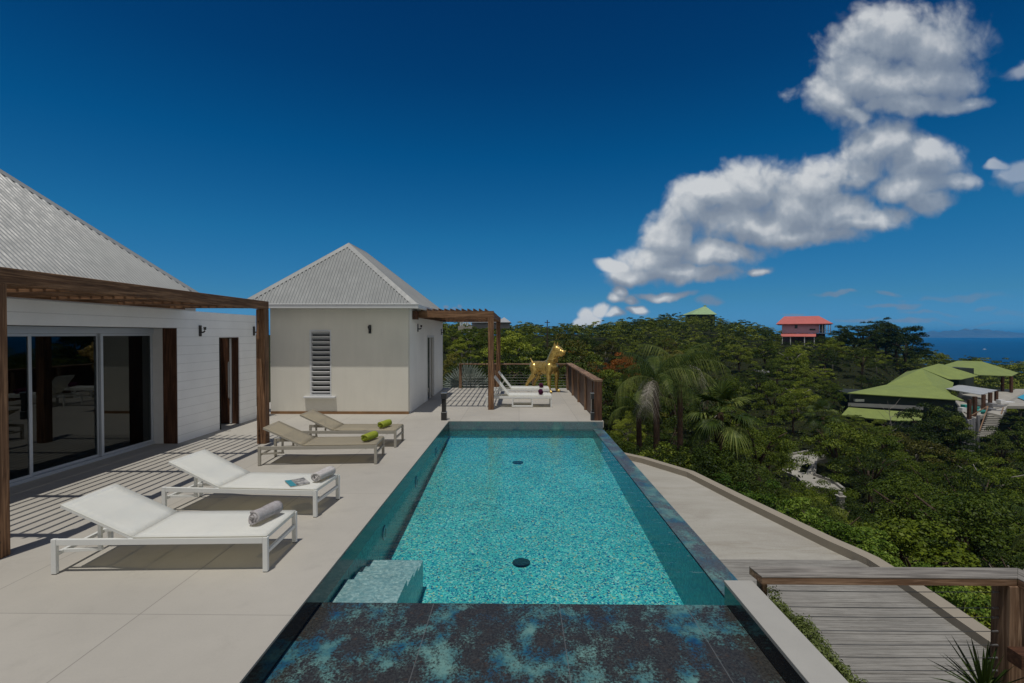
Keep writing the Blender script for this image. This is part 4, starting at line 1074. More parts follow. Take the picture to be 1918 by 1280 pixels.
for (x, y0, y1, Y) in ((1465,525,690,67.5),(1530,505,680,68),(1590,485,590,74),(1735,345,505,83),(1650,345,520,84),(1165,588,625,66.5),(1380,545,745,62.5),(1327,575,770,61.5)):
    a = G3(x,y0,Y); b_ = G3(x,y1,Y); m = MB(); m.box(a[0]-.16,a[0]+.16,Y-.16,Y+.16,b_[2],a[2]); m.build('post', 'dark_wood_z', gv)
m = MB()
for (x,y0,y1,Y) in ((1275,860,960,60),(1320,820,975,60),(1370,800,950,60.5),(1415,770,930,61),(1345,810,960,60.2)):
    a = G3(x,y0,Y); b_ = G3(x,y1,Y); m.box(a[0]-.13,a[0]+.13,Y-.13,Y+.13,b_[2]-2,a[2]+.4)
m.build('terrace_stilts', 'fabric_grey', gv)
m = MB()
for k in range(12):
    a = G3(1575-k*8,735+k*18.5,62.2-k*.3); m.box(a[0]-.85,a[0]+.85,a[1]-.16,a[1]+.16,a[2]-.06,a[2]+.03)
m.build('stairs', 'concrete_pale', gv)
m = MB(); m.beam(G3(1510,650,62.4),G3(1430,890,59.6),.1,.14); m.beam(G3(1660,655,63),G3(1640,720,62),.1,.1); m.beam(G3(1340,740,61.4),G3(1510,640,62.8),.08,.08); m.build('stair_rail', 'rail_wood_x', gv)
m = MB(); a = G3(1220,400,82); b_ = G3(1480,460,80); m.box(a[0],b_[0],82,88,b_[2]-.2,a[2]+2.2); m.build('rear_wall', 'dark_siding', gv)
for (x, y, Y, mt) in ((1335,655,66,'teal_cushion'),(1310,685,64.5,'boat_white'),(1400,690,64,'teal_cushion'),(1490,600,69,'boat_white'),(1600,640,67,'fabric_grey'),(1680,605,69.5,'boat_white'),(1590,690,63.8,'fabric_grey')):
    a = G3(x,y,Y); m = MB(); m.box(a[0]-.95,a[0]+.95,Y-.35,Y+.35,a[2]-.1,a[2]+.14); m.box(a[0]-.95,a[0]-.3,Y-.35,Y+.35,a[2]+.141,a[2]+.36); m.box(a[0]-.85,a[0]-.78,Y-.3,Y+.3,a[2]-.4,a[2]-.1); m.box(a[0]+.78,a[0]+.85,Y-.3,Y+.3,a[2]-.4,a[2]-.1)
    lo = m.build('deck_lounger', mt); tag(lo, 'tiny sun lounger on the sunny terrace of the green roofed villa', 'sun lounger', 'loungers on the villa terrace')
# utility pole, motor boat
up = thing('utility_pole', 'thin dark utility pole rising from the trees on the ridge', 'pole', (6.,105.,-1.5))
m = MB(); m.tube([(6.03,105,-2),(6.03,105,5.2)], [.12,.09], 8); m.build('pole', 'trunk_bark', up)
m = MB(); m.box(5.5,6.56,104.94,105.06,4.6,4.75); m.build('crossarm', 'trunk_bark', up)
bt = thing('motor_boat', 'tiny white motor boat out on the blue sea', 'boat', (1852.,2017.,-60))
m = MB(); bx, by = 1852., 2017.
m.add([(bx-7,by-2,-58.2),(bx+4,by-2,-58.2),(bx+8,by,-57.6),(bx+4,by+2,-58.2),(bx-7,by+2,-58.2),(bx-6.5,by-1.4,-60.2),(bx+4,by-1.2,-60.2),(bx+6,by,-60.2),(bx+4,by+1.2,-60.2),(bx-6.5,by+1.4,-60.2)],
  [(0,1,2,3,4),(9,8,7,6,5),(0,5,6,1),(1,6,7,2),(2,7,8,3),(3,8,9,4),(4,9,5,0)])
m.build('hull', 'boat_white', bt)
m = MB(); m.box(bx-4,bx+1.5,by-1.3,by+1.3,-58.19,-56.2); m.build('cabin', 'boat_white', bt)
# ------------------------------------------------------------------ foliage
def unit(v): return v/np.maximum(np.linalg.norm(v, axis=-1, keepdims=True), 1e-9)
def leaf_quads(P, N, size, asp=.5, jit=.7, seed=None):
    n = len(P); N = unit(N + NR.normal(0, jit, (n, 3)))
    a = unit(np.cross(N, NR.normal(0, 1, (n, 3)))); b = np.cross(N, a)
    s = size*NR.uniform(.65, 1.3, (n, 1))
    a = a*s*.5; b = b*s*.5*asp; dr = N*s*.10
    return np.stack([P-a-dr, P-b+dr*.3, P+a-dr, P+b+dr*.3], 1)
def crown(Rr, Hc, z0, nclump, nleaf, leaf, flat=.48, asp=.6):
    """leaf clumps spread through a lumpy crown: returns quads, centre axis at origin, from z0 to z0+Hc"""
    out = []; cs = []
    l1, l2 = NR.uniform(0, 6.28, 2)
    for i in range(nclump):
        for _ in range(20):
            a = NR.uniform(0, 2*math.pi); el = math.asin(NR.uniform(-.30, 1.)); k = NR.uniform(.50, 1.)**.6
            lob = 1+.24*math.sin(a*3+l1)+.16*math.sin(a*5+l2)
            c = np.array([math.cos(a)*math.cos(el)*Rr*k*lob, math.sin(a)*math.cos(el)*Rr*k*lob, z0+Hc*.36+math.sin(el)*Hc*.58*k*(.85+.25*math.sin(a*2+l2))])
            if all(np.linalg.norm(c-q) > Rr*.36 for q in cs): break
        cs.append(c)
        rc = Rr*NR.uniform(.17, .36); n = int(nleaf*(rc/(Rr*.27))**2)
        d = unit(NR.normal(0, 1, (n, 3))); d[:, 2] = np.where(d[:, 2] < -.15, -d[:, 2], d[:, 2])
        r = rc*NR.uniform(.35, 1.06, (n, 1))**.6
        p = c+d*r*np.array([1, 1, flat])
        Nn = d*.4+np.array([0, 0, .9])
        out.append(leaf_quads(p, Nn, leaf, asp, .48))
    return np.concatenate(out)
def trunk_mb(h, r, Rr, nb=5, lean=.15):
    m = MB(); lx, ly = NR.uniform(-lean, lean, 2)
    top = Vector((lx*h, ly*h, h*.8))
    m.tube([(0,0,-.5),(lx*h*.3,ly*h*.2,h*.3),(lx*h*.7,ly*h*.8,h*.55),top], [r*1.25,r,r*.8,r*.5], 7)
    for i in range(nb):
        a = 2*math.pi*i/nb+NR.uniform(-.4,.4); s = Vector((lx*h*.5,ly*h*.5,h*NR.uniform(.3,.55)))
        e = Vector((math.cos(a)*Rr*.75, math.sin(a)*Rr*.75, h*NR.uniform(.75,1.1)))
        m.tube([s, s.lerp(e,.5)+Vector((0,0,.12*h)), e], [r*.55,r*.38,r*.15], 5)
    return m
def make_tree(name, mat, Rr, H, nclump, nleaf, leaf, trunk='trunk_bark', asp=.6, flat=.48):
    t = thing(name, None, None)
    Q = crown(Rr, H*.86, H*.14, nclump, nleaf, leaf, flat, asp)
    quads_obj('crown', Q, mat, t); trunk_mb(H*.75, .05+.022*H, Rr).build('trunk', trunk, t, smooth=True)
    return t
HILL = 'trees on the wooded hillside'
KINDS = {   # kind: leaf material, label, radius, height
 'dark': ('leaf_dark', 'dense dark green tree on the wooded slope beyond the pool', 2.2, 4.4),
 'mid': ('leaf_mid', 'bushy mid green tree on the wooded slope beyond the pool', 2.1, 4.0),
 'lime': ('leaf_lime', 'bright yellowish green tree among darker trees on the slope', 2.0, 3.7),
 'olive': ('leaf_olive', 'dry olive brown tree among greener trees on the slope', 1.9, 3.6),
 'flame': ('leaf_flame', 'green tree flecked with orange red flowers on the slope', 2.5, 3.8)}
PN, PM = {}, {}
def park(t): t.location = (0, -60, -30); return t
protoused = set()
for k, (mt, lab, r, h) in KINDS.items():
    bk = 'pale_bark' if k in ('olive', 'lime') else 'trunk_bark'
    PN[k] = [make_tree('scrub_tree', mt, r, h, 46, 330, .09, bk) for _ in range(2)] if k != 'flame' else []
    PM[k] = [make_tree('scrub_tree', mt, r, h, 38, 210, .135, bk) for _ in range(3 if k in ('dark','mid','lime') else 2)]
RID = [(700,585),(830,596),(900,606),(930,602),(960,594),(985,600),(1010,608),(1050,604),(1100,600),(1130,596),(1160,596),(1190,586),(1220,580),(1260,577),(1285,580),(1345,577),(1380,576),(1420,588),(1450,598),(1556,616),(1590,611),(1620,605),(1660,602),(1690,613),(1705,628),(1740,640),(1800,655),(1850,667),(1925,672),(2400,690)]
_rx, _ry = zip(*RID)
OPEN = [(1575,1720,69,772),(1718,1802,69,752),(1800,1850,69,838),(1850,2000,72,758),(1575,1790,87,700),(1790,1925,92,705),(1446,1560,135,636),(1288,1345,232,590),(858,960,107,611),(1484,1540,36,925),(1150,1440,23,800)]
def top_limit(x, Y):
    lim = float(np.interp(x, _rx, _ry))-2
    for (a, b_, Ym, ym) in OPEN:
        if a <= x <= b_ and Y < Ym: lim = max(lim, ym)
    return lim
placed = []
def place(X, Y, kind, sc, near, label=None, z=None):
    ps = (PN if near else PM)[kind]; src = ps[rnd.randrange(len(ps))]
    if src.name in protoused: t = copy_tree(src)
    else: t = src; protoused.add(src.name)
    t.location = (X, Y, (ground_z(X, Y) if z is None else z)-.1)
    t.rotation_euler = (0, 0, rnd.uniform(0, 6.28)); w_ = rnd.uniform(.66,.95); t.scale = (sc*w_, sc*w_*rnd.uniform(.9,1.1), sc*rnd.uniform(.95,1.2))
    tag(t, label or KINDS[kind][1], 'tree', HILL)
    return t
def pick(x, Y):
    if 1030 < x < 1180 and 45 < Y < 75 and rnd.random() < .55: return 'flame'
    return rnd.choices(['dark','mid','lime','olive'], [.36,.34,.17,.13])[0]
# candidates, nearest first, thinned by distance to neighbours
cand = []
for _ in range(60000):
    Y = 14.5*math.exp(rnd.random()*math.log(290/14.5)); u = rnd.uniform(-.27, 1.13)
    cand.append((Y, u*Y))
grid = {}
def free(X, Y, d):
    gx, gy = int(X//6), int(Y//6)
    for i in range(gx-1, gx+2):
        for j in range(gy-1, gy+2):
            for (a, b_) in grid.get((i, j), ()):
                if (a-X)**2+(b_-Y)**2 < d*d: return False
    return True
LANE = [(18.2,30),(19.8,33.5),(20.6,37),(22.5,40),(26,43)]
def on_lane(X, Y):
    for i in range(len(LANE)-1):
        a = Vector((*LANE[i],0)); b_ = Vector((*LANE[i+1],0)); p = Vector((X,Y,0)); t = max(0, min(1, (p-a).dot(b_-a)/(b_-a).length_squared))
        if (a+(b_-a)*t-p).length < 2.3: return True
    return False
def in_house(X, Y):
    return (45 < X < 84 and 59 < Y < 91 and X > 43+(Y-70)*.6 and (Y < 78 or X > 50+(Y-70)*.9)) or (70 < X < 85 and 131 < Y < 149) or (76 < X < 95 and 232 < Y < 248) or (-14 < X < 0 and 106 < Y < 120)
spots = []
for (Y, X) in cand:
    if Y < 22.3 and X < 2.8: continue
    if Y < 17.5 and X < 6.4: continue
    if Y < 14 and X < 9.: continue
    if on_lane(X, Y) or in_house(X, Y): continue
    d = float(np.interp(Y, [14,25,45,80,120,290], [2.7,3.2,3.8,4.4,4.9,5.6]))
    if not free(X, Y, d): continue
    gz = ground_z(X, Y); sx, _ = screen(X, Y, gz)
    lims = [top_limit(sx+q*940/Y, Y) for q in (-1.5, 0, 1.5)]; lim = max(lims)
    zmax = EYE+(626-lim)/940*Y; hmax = zmax-gz
    if hmax < 1.0: continue
    h = rnd.choice((rnd.uniform(1.6, 3.2), rnd.uniform(3.0, 6.2), rnd.uniform(3.4, 5.4)))*(1. if Y > 30 else .85); h = min(h, hmax*rnd.uniform(.9, 1.))
    grid.setdefault((int(X//6), int(Y//6)), []).append((X, Y)); spots.append((Y, X, h, sx))
spots.sort()
vis = spots[:262]
for (Y, X, h, sx) in vis:
    k = pick(sx, Y); near = Y < 34 and k != 'flame'
    place(X, Y, k, h/KINDS[k][3], near)
for (sx, ty) in ((1572,612),(1592,607),(1612,604),(1634,602),(1652,602),(1672,606),(1688,616)):   # dark clump on the crest right of the red roof
    Y = rnd.uniform(116, 124); X = (sx-971)/940.*Y; gz = ground_z(X, Y); place(X, Y, 'dark', (EYE+(626-ty)/940.*Y-gz)/KINDS['dark'][3], False)
for (sx, ty, Y, k) in ((1735,750,57,'dark'),(1768,755,56,'dark'),(1702,800,56,'mid'),(1655,810,55,'dark'),(1612,800,57,'mid'),(1822,845,53,'mid'),(1862,802,52,'dark'),(1902,762,55,'dark'),(1790,800,54,'dark'),(1532,626,131,'mid'),(1545,632,130,'dark'),(1450,622,131,'dark'),(1488,636,129,'mid'),(1512,635,128,'dark'),(1468,637,129,'dark'),(1590,790,62,'olive')):   # trees standing close in front of the houses
    X = (sx-971)/940.*Y; gz = ground_z(X, Y); place(X, Y, k, (EYE+(626-ty)/940.*Y-gz)/KINDS[k][3]*.92, False)
# the farther wood reads as one mass
far = []
base = [crown(2.3, 3.6, .6, 20, 52, .30, .48) for _ in range(8)]
for (Y, X, h, sx) in spots[262:]:
    Q = base[rnd.randrange(6)]*np.array([h/4., h/4., h/4.])
    a = rnd.uniform(0, 6.28); c, s = math.cos(a), math.sin(a)
    Rm = np.array([[c,-s,0],[s,c,0],[0,0,1]])
    far.append(Q@Rm.T+np.array([X, Y, ground_z(X, Y)-.3]))
far = np.concatenate(far); fo = quads_obj('far_wood', far, 'leaf_far'); tag(fo, 'distant mass of scrubby green trees covering the hill up to the skyline', 'wood', None, 'stuff')
print('trees', len(spots), 'far quads', len(far))
# undergrowth between the trees
U = []
for _ in range(1500):
    Y = 14*math.exp(rnd.random()*math.log(120/14)); X = rnd.uniform(-.27, 1.13)*Y
    if (Y < 22.3 and X < 2.7) or (Y < 18.5 and X < 7.) or (Y < 15 and X < 9.) or on_lane(X, Y) or in_house(X, Y): continue
    n = 22; g0 = ground_z(X, Y); sz = .11+.003*Y
    p = np.array([X, Y, g0])+NR.normal(0, 1, (n, 3))*np.array([.5,.5,.22])*(1+Y/60.)+np.array([0,0,.3])
    U.append(leaf_quads(p, np.tile([0,0,1.], (n, 1)), sz, .55, .8))
uo = quads_obj('undergrowth', np.concatenate(U), 'leaf_dark'); tag(uo, 'low dark undergrowth covering the slope between the trees', 'undergrowth', None, 'stuff')

# ------------------------------------------------------------------ shrubs along the kerb
def make_shrub(Rr, H, ncl, nl, leaf, mat='leaf_glossy'):
    t = thing('shrub', None, None)
    quads_obj('foliage', crown(Rr, H*.9, H*.12, ncl, nl, leaf, .9, .5), mat, t)
    m = MB()
    for i in range(4):
        a = i*1.6+.3; m.tube([(0,0,-.2),(math.cos(a)*.08,math.sin(a)*.08,H*.3),(math.cos(a)*Rr*.5,math.sin(a)*Rr*.5,H*.75)], [.022,.018,.006], 5)
    m.build('stem', 'trunk_bark', t); return t
SH = [make_shrub(.55, 1.25, 26, 90, .07), make_shrub(.6, 1.15, 26, 95, .07), make_shrub(.5, 1.4, 24, 90, .07)]
SHD = [make_shrub(.8, 1.5, 34, 130, .07, 'leaf_mid'), make_shrub(.9, 1.7, 36, 130, .07, 'leaf_dark')]
used = set()
def shrub(src, X, Y, sc, label, group):
    t = copy_tree(src) if src.name in used else src; used.add(src.name)
    X *= KS; Y *= KS; t.location = (X, Y, ground_z(X, Y)-.05); t.rotation_euler = (0,0,rnd.uniform(0,6.28)); t.scale = (sc,sc,sc*rnd.uniform(.9,1.1)); tag(t, label, 'shrub', group)
G_ = 'shrubs along the kerb of the ramp'
lab1 = 'glossy leaved shrub planted in the sandy strip just outside the kerb'
outer = off(KIN, .75)
for i, (X, Y) in enumerate([(4.75,11.6),(4.95,10.7),(5.0,9.9),(5.15,9.2),(5.3,8.45),(5.55,7.75),(6.0,8.8),(6.2,7.4),(5.8,10.4),(6.7,8.3),(6.5,9.8),(5.7,11.4),(5.75,6.6)]):
    shrub(SH[i % 3], X, Y, rnd.uniform(.85,1.15), lab1, G_)
lab2 = 'thick dark leafy shrub crowding the far bend of the kerb'
for i, (X, Y) in enumerate([(2.85,14.3),(3.35,13.7),(3.9,13.1),(4.35,12.6),(4.9,13.0),(4.1,15.2),(5.1,14.2),(5.4,12.9),(3.2,15.8),(5.9,13.6),(6.1,12.3),(2.6,16.2),(4.8,15.8),(5.9,15.2)]):
    shrub(SHD[i % 2], X, Y, rnd.uniform(.8,1.1), lab2, G_)
# big loose bush and darker masses close on the right
BB = make_tree('leafy_bush', 'leaf_lime', 1.2, 2.2, 50, 120, .10)
BB.location = (8.4, 10.7, ground_z(8.4,10.7)); tag(BB, 'large bright leafy bush standing behind the kerb shrubs', 'bush')
b2 = copy_tree(BB); b2.location = (8.1, 9.0, ground_z(8.1,9.0)-.2); b2.scale = (.8,.8,.75); b2.rotation_euler.z = 2.; tag(b2, 'smaller bright leafy bush behind the near railing', 'bush')
b3 = copy_tree(BB); b3.location = (10.2, 12.2, ground_z(10.2,12.2)-.2); b3.scale = (1.0,1.0,.95); b3.rotation_euler.z = 4.; tag(b3, 'bright leafy bush lower down the slope beside the dry olive tree', 'bush')
for (X, Y, k, sc) in ((10.2,12.6,'olive',.55),(9.4,10.2,'olive',.42),(11.8,13.6,'dark',.6),(8.6,7.6,'dark',.42),(7.0,6.2,'mid',.35),(10.4,10.4,'dark',.5),(12.4,15.4,'dark',.7),(9.6,13.8,'mid',.55),(8.2,13.2,'mid',.5),(7.4,12.2,'dark',.42),(8.8,15.6,'lime',.55),(7.2,14.6,'mid',.5)):
    place(X*KS, Y*KS, k, sc, True)
# palms --------------------------------------------------------------
def fan(hub, d, rad, mat, parent, nseg=26, spread=115, droop=.35, up=(0,0,1), petiole=None, name='frond', wide=1.):
    hub = Vector(hub); d = Vector(d).normalized(); side = d.cross(Vector(up)).normalized(); nrm = side.cross(d)
    vs = []; fs = []
    if petiole is not None:
        m0 = MB(); p0 = Vector(petiole); mid = p0.lerp(hub,.5)+Vector((0,0,.06)); m0.tube([p0,mid,hub], [.018,.014,.010], 5); vs += m0.v; fs += m0.f
    for i in range(nseg):
        a = R(-spread+2*spread*i/(nseg-1)+NR.uniform(-2.5,2.5)); dd = d*math.cos(a)+side*math.sin(a)
        L = rad*(.72+.28*math.cos(a*.8))*NR.uniform(.9,1.05); w = .034*rad/.9*wide
        ps_ = []; dz = 0
        for k in range(5):
            t = k/4.; p = hub+dd*L*t+nrm*(.10*L*math.sin(a)**2*t)-Vector((0,0,1))*droop*L*max(0,t-.35)**2*1.9
            ps_.append(p)
        pr = dd.cross(nrm).normalized(); o = len(vs)
        for k, p in enumerate(ps_):
            ww = w*(.35,1.,.95,.55,.04)[k]; vs += [p-pr*ww+nrm*ww*.5, p, p+pr*ww+nrm*ww*.5]
        for k in range(4): b0 = o+3*k; fs += [(b0,b0+1,b0+4,b0+3),(b0+1,b0+2,b0+5,b0+4)]
    m = MB(); m.v = [tuple(v) for v in vs]; m.f = [tuple(f_) for f_ in fs]
    return m.build(name, mat, parent)
def palm(X, Y, zc, label, nf, rad, dead=0, droop=.35, silver=False, rz=0., upfrac=.5, hr=.7):
    t = thing('fan_palm', label, 'palm', (X,Y,ground_z(X,Y)))
    z0 = ground_z(X,Y)-.3; m = MB(); N = 22
    pts = []; rs = []
    for i in range(N+1):
        zz_ = z0+(zc-z0)*i/N; pts.append((X+.05*math.sin(i*.4),Y,zz_)); rs.append((.15 if not silver else .1)*(1.12 if i % 2 else .92)*(1.15-.3*i/N))
    m.tube(pts, rs, 12); m.build('trunk', 'palm_bark', t)
    for i in range(nf):
        a = rz+i*2.399; e = R(78)-R(118)*(i/nf)**.85
        d = Vector((math.cos(a)*math.cos(e), math.sin(a)*math.cos(e), math.sin(e)))
        c = Vector((X,Y,zc)); hub = c+d*hr*NR.uniform(.8,1.15)-Vector((0,0,.12 if e < .3 else 0))
        dn = (d-Vector((0,0,.15+.25*(i/nf)))).normalized()
        fan(hub, dn, rad*NR.uniform(.85,1.1), 'leaf_silver' if silver else 'leaf_palm', t, droop=droop+.5*(i/nf), petiole=c, spread=105)
    for i in range(dead):
        a = rz+1.+i*2.1; e = R(-28-14*(i % 3))
        d = Vector((math.cos(a)*math.cos(e), math.sin(a)*math.cos(e), math.sin(e))); c = Vector((X,Y,zc-.05)); hub = c+d*hr
        fan(hub, d-Vector((0,0,.8)), rad*.85, 'leaf_dead', t, droop=.5, petiole=c, spread=70, name='dead_frond')
    return t
def plume_palm(X, Y, zc, label, nf, ln, rz, greyset=()):
    """feather palm with hanging leaflets"""
    t = thing('feather_palm', label, 'palm', (X,Y,ground_z(X,Y)))
    z0 = ground_z(X,Y)-.3; m = MB(); m.tube([(X,Y,z0),(X+.04,Y,(z0+zc)/2),(X,Y,zc)], [.17,.12,.10], 10); m.build('trunk', 'palm_bark', t)
    for i in range(nf):
        a = rz+i*2.399; e = R(82)-R(70)*(i/nf); vs = []; fs = []
        h = Vector((math.cos(a),math.sin(a),0)); p = Vector((X,Y,zc)); q = []
        L = ln*NR.uniform(.85,1.1); el = e
        for k in range(15):
            q.append(p.copy()); p = p+(h*math.cos(el)+Vector((0,0,math.sin(el))))*L/14; el -= R(6.0+4.5*(i/nf))
        m0 = MB(); m0.tube(q, [.022*(1-k/16.) for k in range(15)], 5); vs += m0.v; fs += m0.f
        for k in range(2, 15):
            tng = (q[min(k+1,14)]-q[k-1]).normalized(); sd = tng.cross(Vector((0,0,1))).normalized()
            for s_ in (-1, 1):
                for sub in range(3):
                    b0 = q[k].lerp(q[k-1], sub/3.); LL = .62*ln/1.6*math.sin(math.pi*(.12+.8*k/15.))*NR.uniform(.75,1.1)
                    o1 = b0+(sd*s_*.55+tng*.35-Vector((0,0,.10)))*LL*.5; o2 = b0+(sd*s_*.7+tng*.45-Vector((0,0,.95)))*LL
                    pr = tng*.011; o = len(vs); vs += [b0-pr,b0+pr,o1+pr,o1-pr,o2]
                    fs += [(o,o+1,o+2,o+3),(o+3,o+2,o+4)]
        m = MB(); m.v = [tuple(v) for v in vs]; m.f = [tuple(f_) for f_ in fs]
        m.build('dead_frond' if i in greyset else 'frond', 'leaf_dead' if i in greyset else 'leaf_palm', t)
    return t
def at(x, y, Y): return ((x-971)/940.*Y, EYE+(626-y)/940.*Y)
X_, z_ = at(1228,715,19.0); plume_palm(X_, 19.0, z_, 'feather palm with drooping yellowed fronds leaning toward the pool edge', 12, 2.0, 2.9, (10,11))
X_, z_ = at(1272,700,21.5); plume_palm(X_, 21.5, z_, 'tall feather palm with upright green fronds and grey hanging dead fronds', 14, 2.3, .35, (8,11,13))
X_, z_ = at(1345,772,18.0); palm(X_, 18.0, z_, 'fan palm with wide green fans in front of the other palms', 18, .78, 2, .25, rz=.4, hr=.72)
X_, z_ = at(1196,770,20.5); plume_palm(X_, 20.5, z_, 'small feather palm growing right beside the dark railing post', 9, 1.5, 1.2, ())
X_, z_ = at(1880,860,13.); 
t = plume_palm(12.6, 11.8, -2.6, 'young feather palm at the right edge under the olive tree', 7, 1.1, 2.6, ())
palm(26.5, 44, -5.0, 'small fan palm with yellow green fans below the green roofed villa', 14, 1.0, 0, .3, rz=1., hr=.9)
# silvery fan palm outside the far railing
t = thing('fan_palm', 'silvery blue fan palm behind the railing beside the cream house', 'palm', (-2.25,21.5,-2.))
m = MB(); m.tube([(-2.3,21.5,-3),(-2.3,21.5,-.1)], [.16,.14], 10); m.build('trunk', 'palm_bark', t)
for (dx, dy, dz, rad) in ((.55,-.35,.34,.95),(-.25,-.30,.50,.8),(.15,.15,.85,.85),(.95,.05,.05,.9),(-.55,.1,.2,.8),(.35,-.45,-.10,.75)):
    c = Vector((-2.3,21.5,-.15)); d = Vector((dx,dy,dz)); fan(c+d*.55, Vector((dx,dy*.2,dz+.28)), rad, 'leaf_silver', t, 24, 100, .06, up=(0,-1,.15), petiole=c, wide=1.5)
# yucca and trailing herb by the near railing
t = thing('yucca', 'spiky green yucca rosette below the near railing post', 'yucca', (4.17,4.5,-1.4))
vs = []; fs = []
for i in range(46):
    a = i*2.399; e = R(86)-R(80)*(i/46.)**.8; L = NR.uniform(.36,.50)
    d = Vector((math.cos(a)*math.cos(e),math.sin(a)*math.cos(e),math.sin(e))); s_ = d.cross(Vector((0,0,1))).normalized(); c = Vector((4.17,4.5,-.97))
    o = len(vs)
    for k, (tt, w_) in enumerate(((0.03,.010),(.4,.015),(.75,.010),(1.,.0008))):
        p = c+d*L*tt-Vector((0,0,.06*tt*tt*(i/46.))); u_ = s_.cross(d); vs += [p-s_*w_+u_*w_*.4,p,p+s_*w_+u_*w_*.4]
    for k in range(3): b0 = o+3*k; fs += [(b0,b0+1,b0+4,b0+3),(b0+1,b0+2,b0+5,b0+4)]
m = MB(); m.v = [tuple(v) for v in vs]; m.f = fs; m.build('leaves', 'leaf_palm', t)
m = MB(); m.tube([(4.17,4.5,-1.7),(4.17,4.5,-.94)], [.07,.05], 10); m.build('stem', 'palm_bark', t)
t = thing('trailing_herb', 'low bushy green herb between the capped wall and the boardwalk', 'plant', (2.25,3.6,-1.4))
Q = []
for y in np.arange(2.6, 4.45, .07):
    for q_ in range(4):
        wd = float(np.interp(y, [2.6,3.4,4.45], [.13,.11,.05]))
        c = np.array([2.21+abs(NR.normal(0,wd)), y+NR.uniform(-.05,.05), -.07+NR.normal(0,.035)-.05*abs(math.sin(y*4))]); c[2] -= (c[0]-2.21)*.9; n = 130
        d = unit(NR.normal(0,1,(n,3))); p = c+d*np.array([.07,.075,.085])*NR.uniform(.6,1.1,(n,1)); Q.append(leaf_quads(p, d+np.array([0,0,.4]), .026, .45, .6))
quads_obj('foliage', np.concatenate(Q), 'leaf_thyme', t)
m = MB(); m.box(2.137,2.42,2.0,4.43,-1.8,-.30); m.build('planter_bed', 'trunk_bark', t)
# small plants at the foot of the far railing
for (X, Y, lab) in ((-1.35,21.25,'small yellow green plant at the foot of the silvery palm'),):
    t = thing('small_plant', lab, 'plant', (X,Y,-.3)); Qn = crown(.35,.6,.0,10,60,.10); quads_obj('foliage', Qn+np.array([0,0,0]), 'leaf_lime', t)
    m = MB(); m.tube([(X,Y,-2.5),(X,Y,.0)], [.04,.03], 6); m.build('stem', 'trunk_bark', t)
# lane through the trees, stone pillar, boulders
lv_ = []; rv_ = []
for i, (a, b_) in enumerate(LANE):
    p0 = Vector((*LANE[max(i-1,0)],0)); p1 = Vector((*LANE[min(i+1,len(LANE)-1)],0)); t_ = (p1-p0).normalized(); n_ = Vector((t_.y,-t_.x,0))
    z = max(ground_z(a+n_.x*q, b_+n_.y*q) for q in (-1.1,0,1.1))+.06
    lv_.append((a-n_.x*1.0,b_-n_.y*1.0,z)); rv_.append((a+n_.x*1.0,b_+n_.y*1.0,z))
m = MB()
for i in range(len(LANE)-1): m.add([lv_[i],rv_[i],rv_[i+1],lv_[i+1],(*lv_[i][:2],lv_[i][2]-.8),(*rv_[i][:2],rv_[i][2]-.8),(*rv_[i+1][:2],rv_[i+1][2]-.8),(*lv_[i+1][:2],lv_[i+1][2]-.8)], [(0,1,2,3),(0,4,5,1),(1,5,6,2),(3,7,4,0),(2,6,7,3)])
struct(m.build('garden_path', 'ramp_concrete'))
m = MB()
for S2 in (lv_, rv_):
    for i in range(len(LANE)-1): m.beam(Vector(S2[i])+Vector((0,0,.06)), Vector(S2[i+1])+Vector((0,0,.06)), .16, .2)
struct(m.build('garden_path_kerb', 'concrete_pale'))
X_, z_ = at(1572,935,16.5); zg = ground_z(X_,16.5)
t = thing('stone_pillar', 'small pale stone pillar with a capped lamp top among the bushes', 'pillar', (X_,16.5,zg))
m = MB(); m.box(X_-.09,X_+.09,16.41,16.59,zg-.3,z_+.10); m.build('shaft', 'concrete_pale', t, bevel=.01)
m = MB(); m.box(X_-.12,X_+.12,16.38,16.62,z_+.102,z_+.14); m.box(X_-.05,X_+.05,16.45,16.55,z_+.142,z_+.25); m.build('cap', 'concrete_pale', t, bevel=.01)
def rock(p, s, label):
    t = bmesh.new(); bmesh.ops.create_icosphere(t, subdivisions=3, radius=1.)
    ph = rnd.uniform(0, 9)
    for v in t.verts:
        c = v.co; k = 1+.16*math.sin(c.x*3+ph)*math.cos(c.y*2.4+ph)+.1*math.sin(c.z*5+c.x*4+ph)+.06*math.sin(c.y*9+ph); v.co = Vector((c.x*s[0],c.y*s[1],c.z*s[2]))*k
    me = bpy.data.meshes.new('boulder'); t.to_mesh(me); t.free(); me.materials.append(MATS['pale_rock']); o = bpy.data.objects.new('boulder', me); COL.objects.link(o); o.location = p
    tag(o, label, 'rock', 'sandy boulders beside the kerb')
for (X, Y, s, lab) in ((5.75,7.05,(.42,.3,.2),'broad sandy boulder just outside the kerb behind the near handrail'),(6.0,6.2,(.5,.35,.22),'sandy boulder half hidden by the near railing corner post'),(5.4,6.0,(.2,.22,.12),'small sandy boulder touching the kerb seen through the railing cables'),(6.45,10.2,(.35,.3,.25),'sandy boulder between the glossy shrubs'),(2.65,14.3,(.3,.25,.3),'sandy boulder at the outer corner of the infinity pool'),(2.55,14.75,(.22,.25,.4),'upright sandy boulder behind the pool corner under the small palm')):
    rock((X*KS, Y*KS, ground_z(X*KS, Y*KS)+.05), s, lab)
X_, z_ = at(1433,697,88.); zg = ground_z(X_, 88.)
t = thing('garden_hut', 'small dark roofed hut peeking out of the trees', 'hut', (X_,88.,zg))
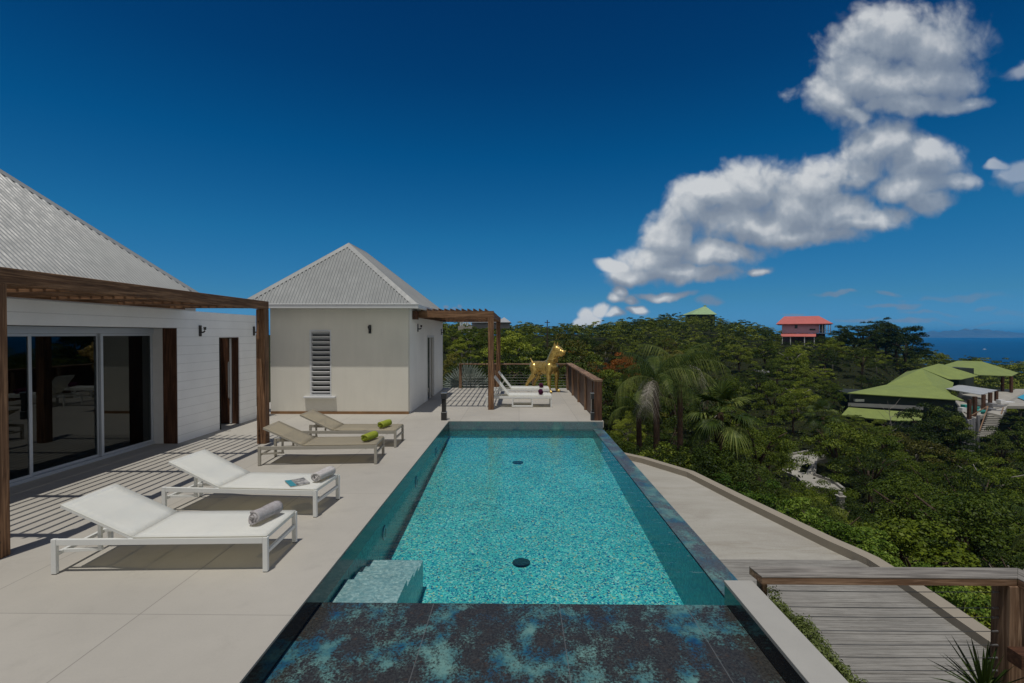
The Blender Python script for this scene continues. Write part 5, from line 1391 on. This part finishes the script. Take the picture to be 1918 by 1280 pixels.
m = MB(); m.box(X_-1.,X_+1.,88,90,zg-1,z_-.2); m.build('wall', 'fabric_grey', t)
m = MB(); m.plate([(X_-1.35,87.4,z_-.2),(X_+1.35,87.4,z_-.5),(X_+1.4,90.6,z_+.2),(X_-1.3,90.6,z_+.5)], .12); m.build('roof', 'fabric_grey', t)
# bare pale trunks showing among the crowns
def snag(X, Y, h, label):
    t = thing('bare_tree', label, 'tree', (X,Y,ground_z(X,Y)), 'bare pale trees among the bushes')
    z = ground_z(X,Y); m = MB(); m.tube([(X,Y,z-.3),(X+.1*h,Y,z+h*.5),(X+.02*h,Y,z+h)], [.05,.04,.012], 6); m.build('trunk', 'pale_bark', t)
    m = MB()
    for i in range(9):
        a = i*2.4; z1 = z+h*(.35+.06*i); c = Vector((X+.07*h,Y,z1)); e = c+Vector((math.cos(a)*h*.28,math.sin(a)*h*.2,h*.22)); m.tube([c,c.lerp(e,.5)+Vector((0,0,-.03*h)),e], [.022,.015,.005], 5)
    m.build('branch', 'pale_bark', t)
X_, z_ = at(1880,1040,9.0); snag(8.7, 9.0, 1.7, 'bare pale branching tree in the dark gap right of the bright bush')
X_, z_ = at(1650,770,60.); snag(41.5, 57., 5.5, 'tall bare branching tree in front of the green roofed villa awning')
for k in KINDS:
    for t in PN[k]+PM[k]:
        if t.name not in protoused:
            for c in list(t.children): bpy.data.objects.remove(c)
            bpy.data.objects.remove(t)
for o in bpy.data.objects:
    if '_w' in o: del o['_w']

# ------------------------------------------------------------------ the air: far things fade to blue
hb = MB(); hb.box(-9500,12500,-80,10400,-92,62); hz = hb.build('haze', 'deck_tile'); hz.data.materials.clear()
hm = bpy.data.materials.new('haze_air'); hm.use_nodes = True; hm.node_tree.nodes.clear(); hg = NT(hm.node_tree)
ho = hm.node_tree.nodes.new('ShaderNodeOutputMaterial'); hv = hg.n('ShaderNodeVolumePrincipled', {'Color': (.05,.45,.95,1), 'Density': 1.0e-4})
hm.node_tree.links.new(hv.outputs[0], ho.inputs['Volume']); hz.data.materials.append(hm); hz['kind'] = 'stuff'
if '_w' in hz: del hz['_w']
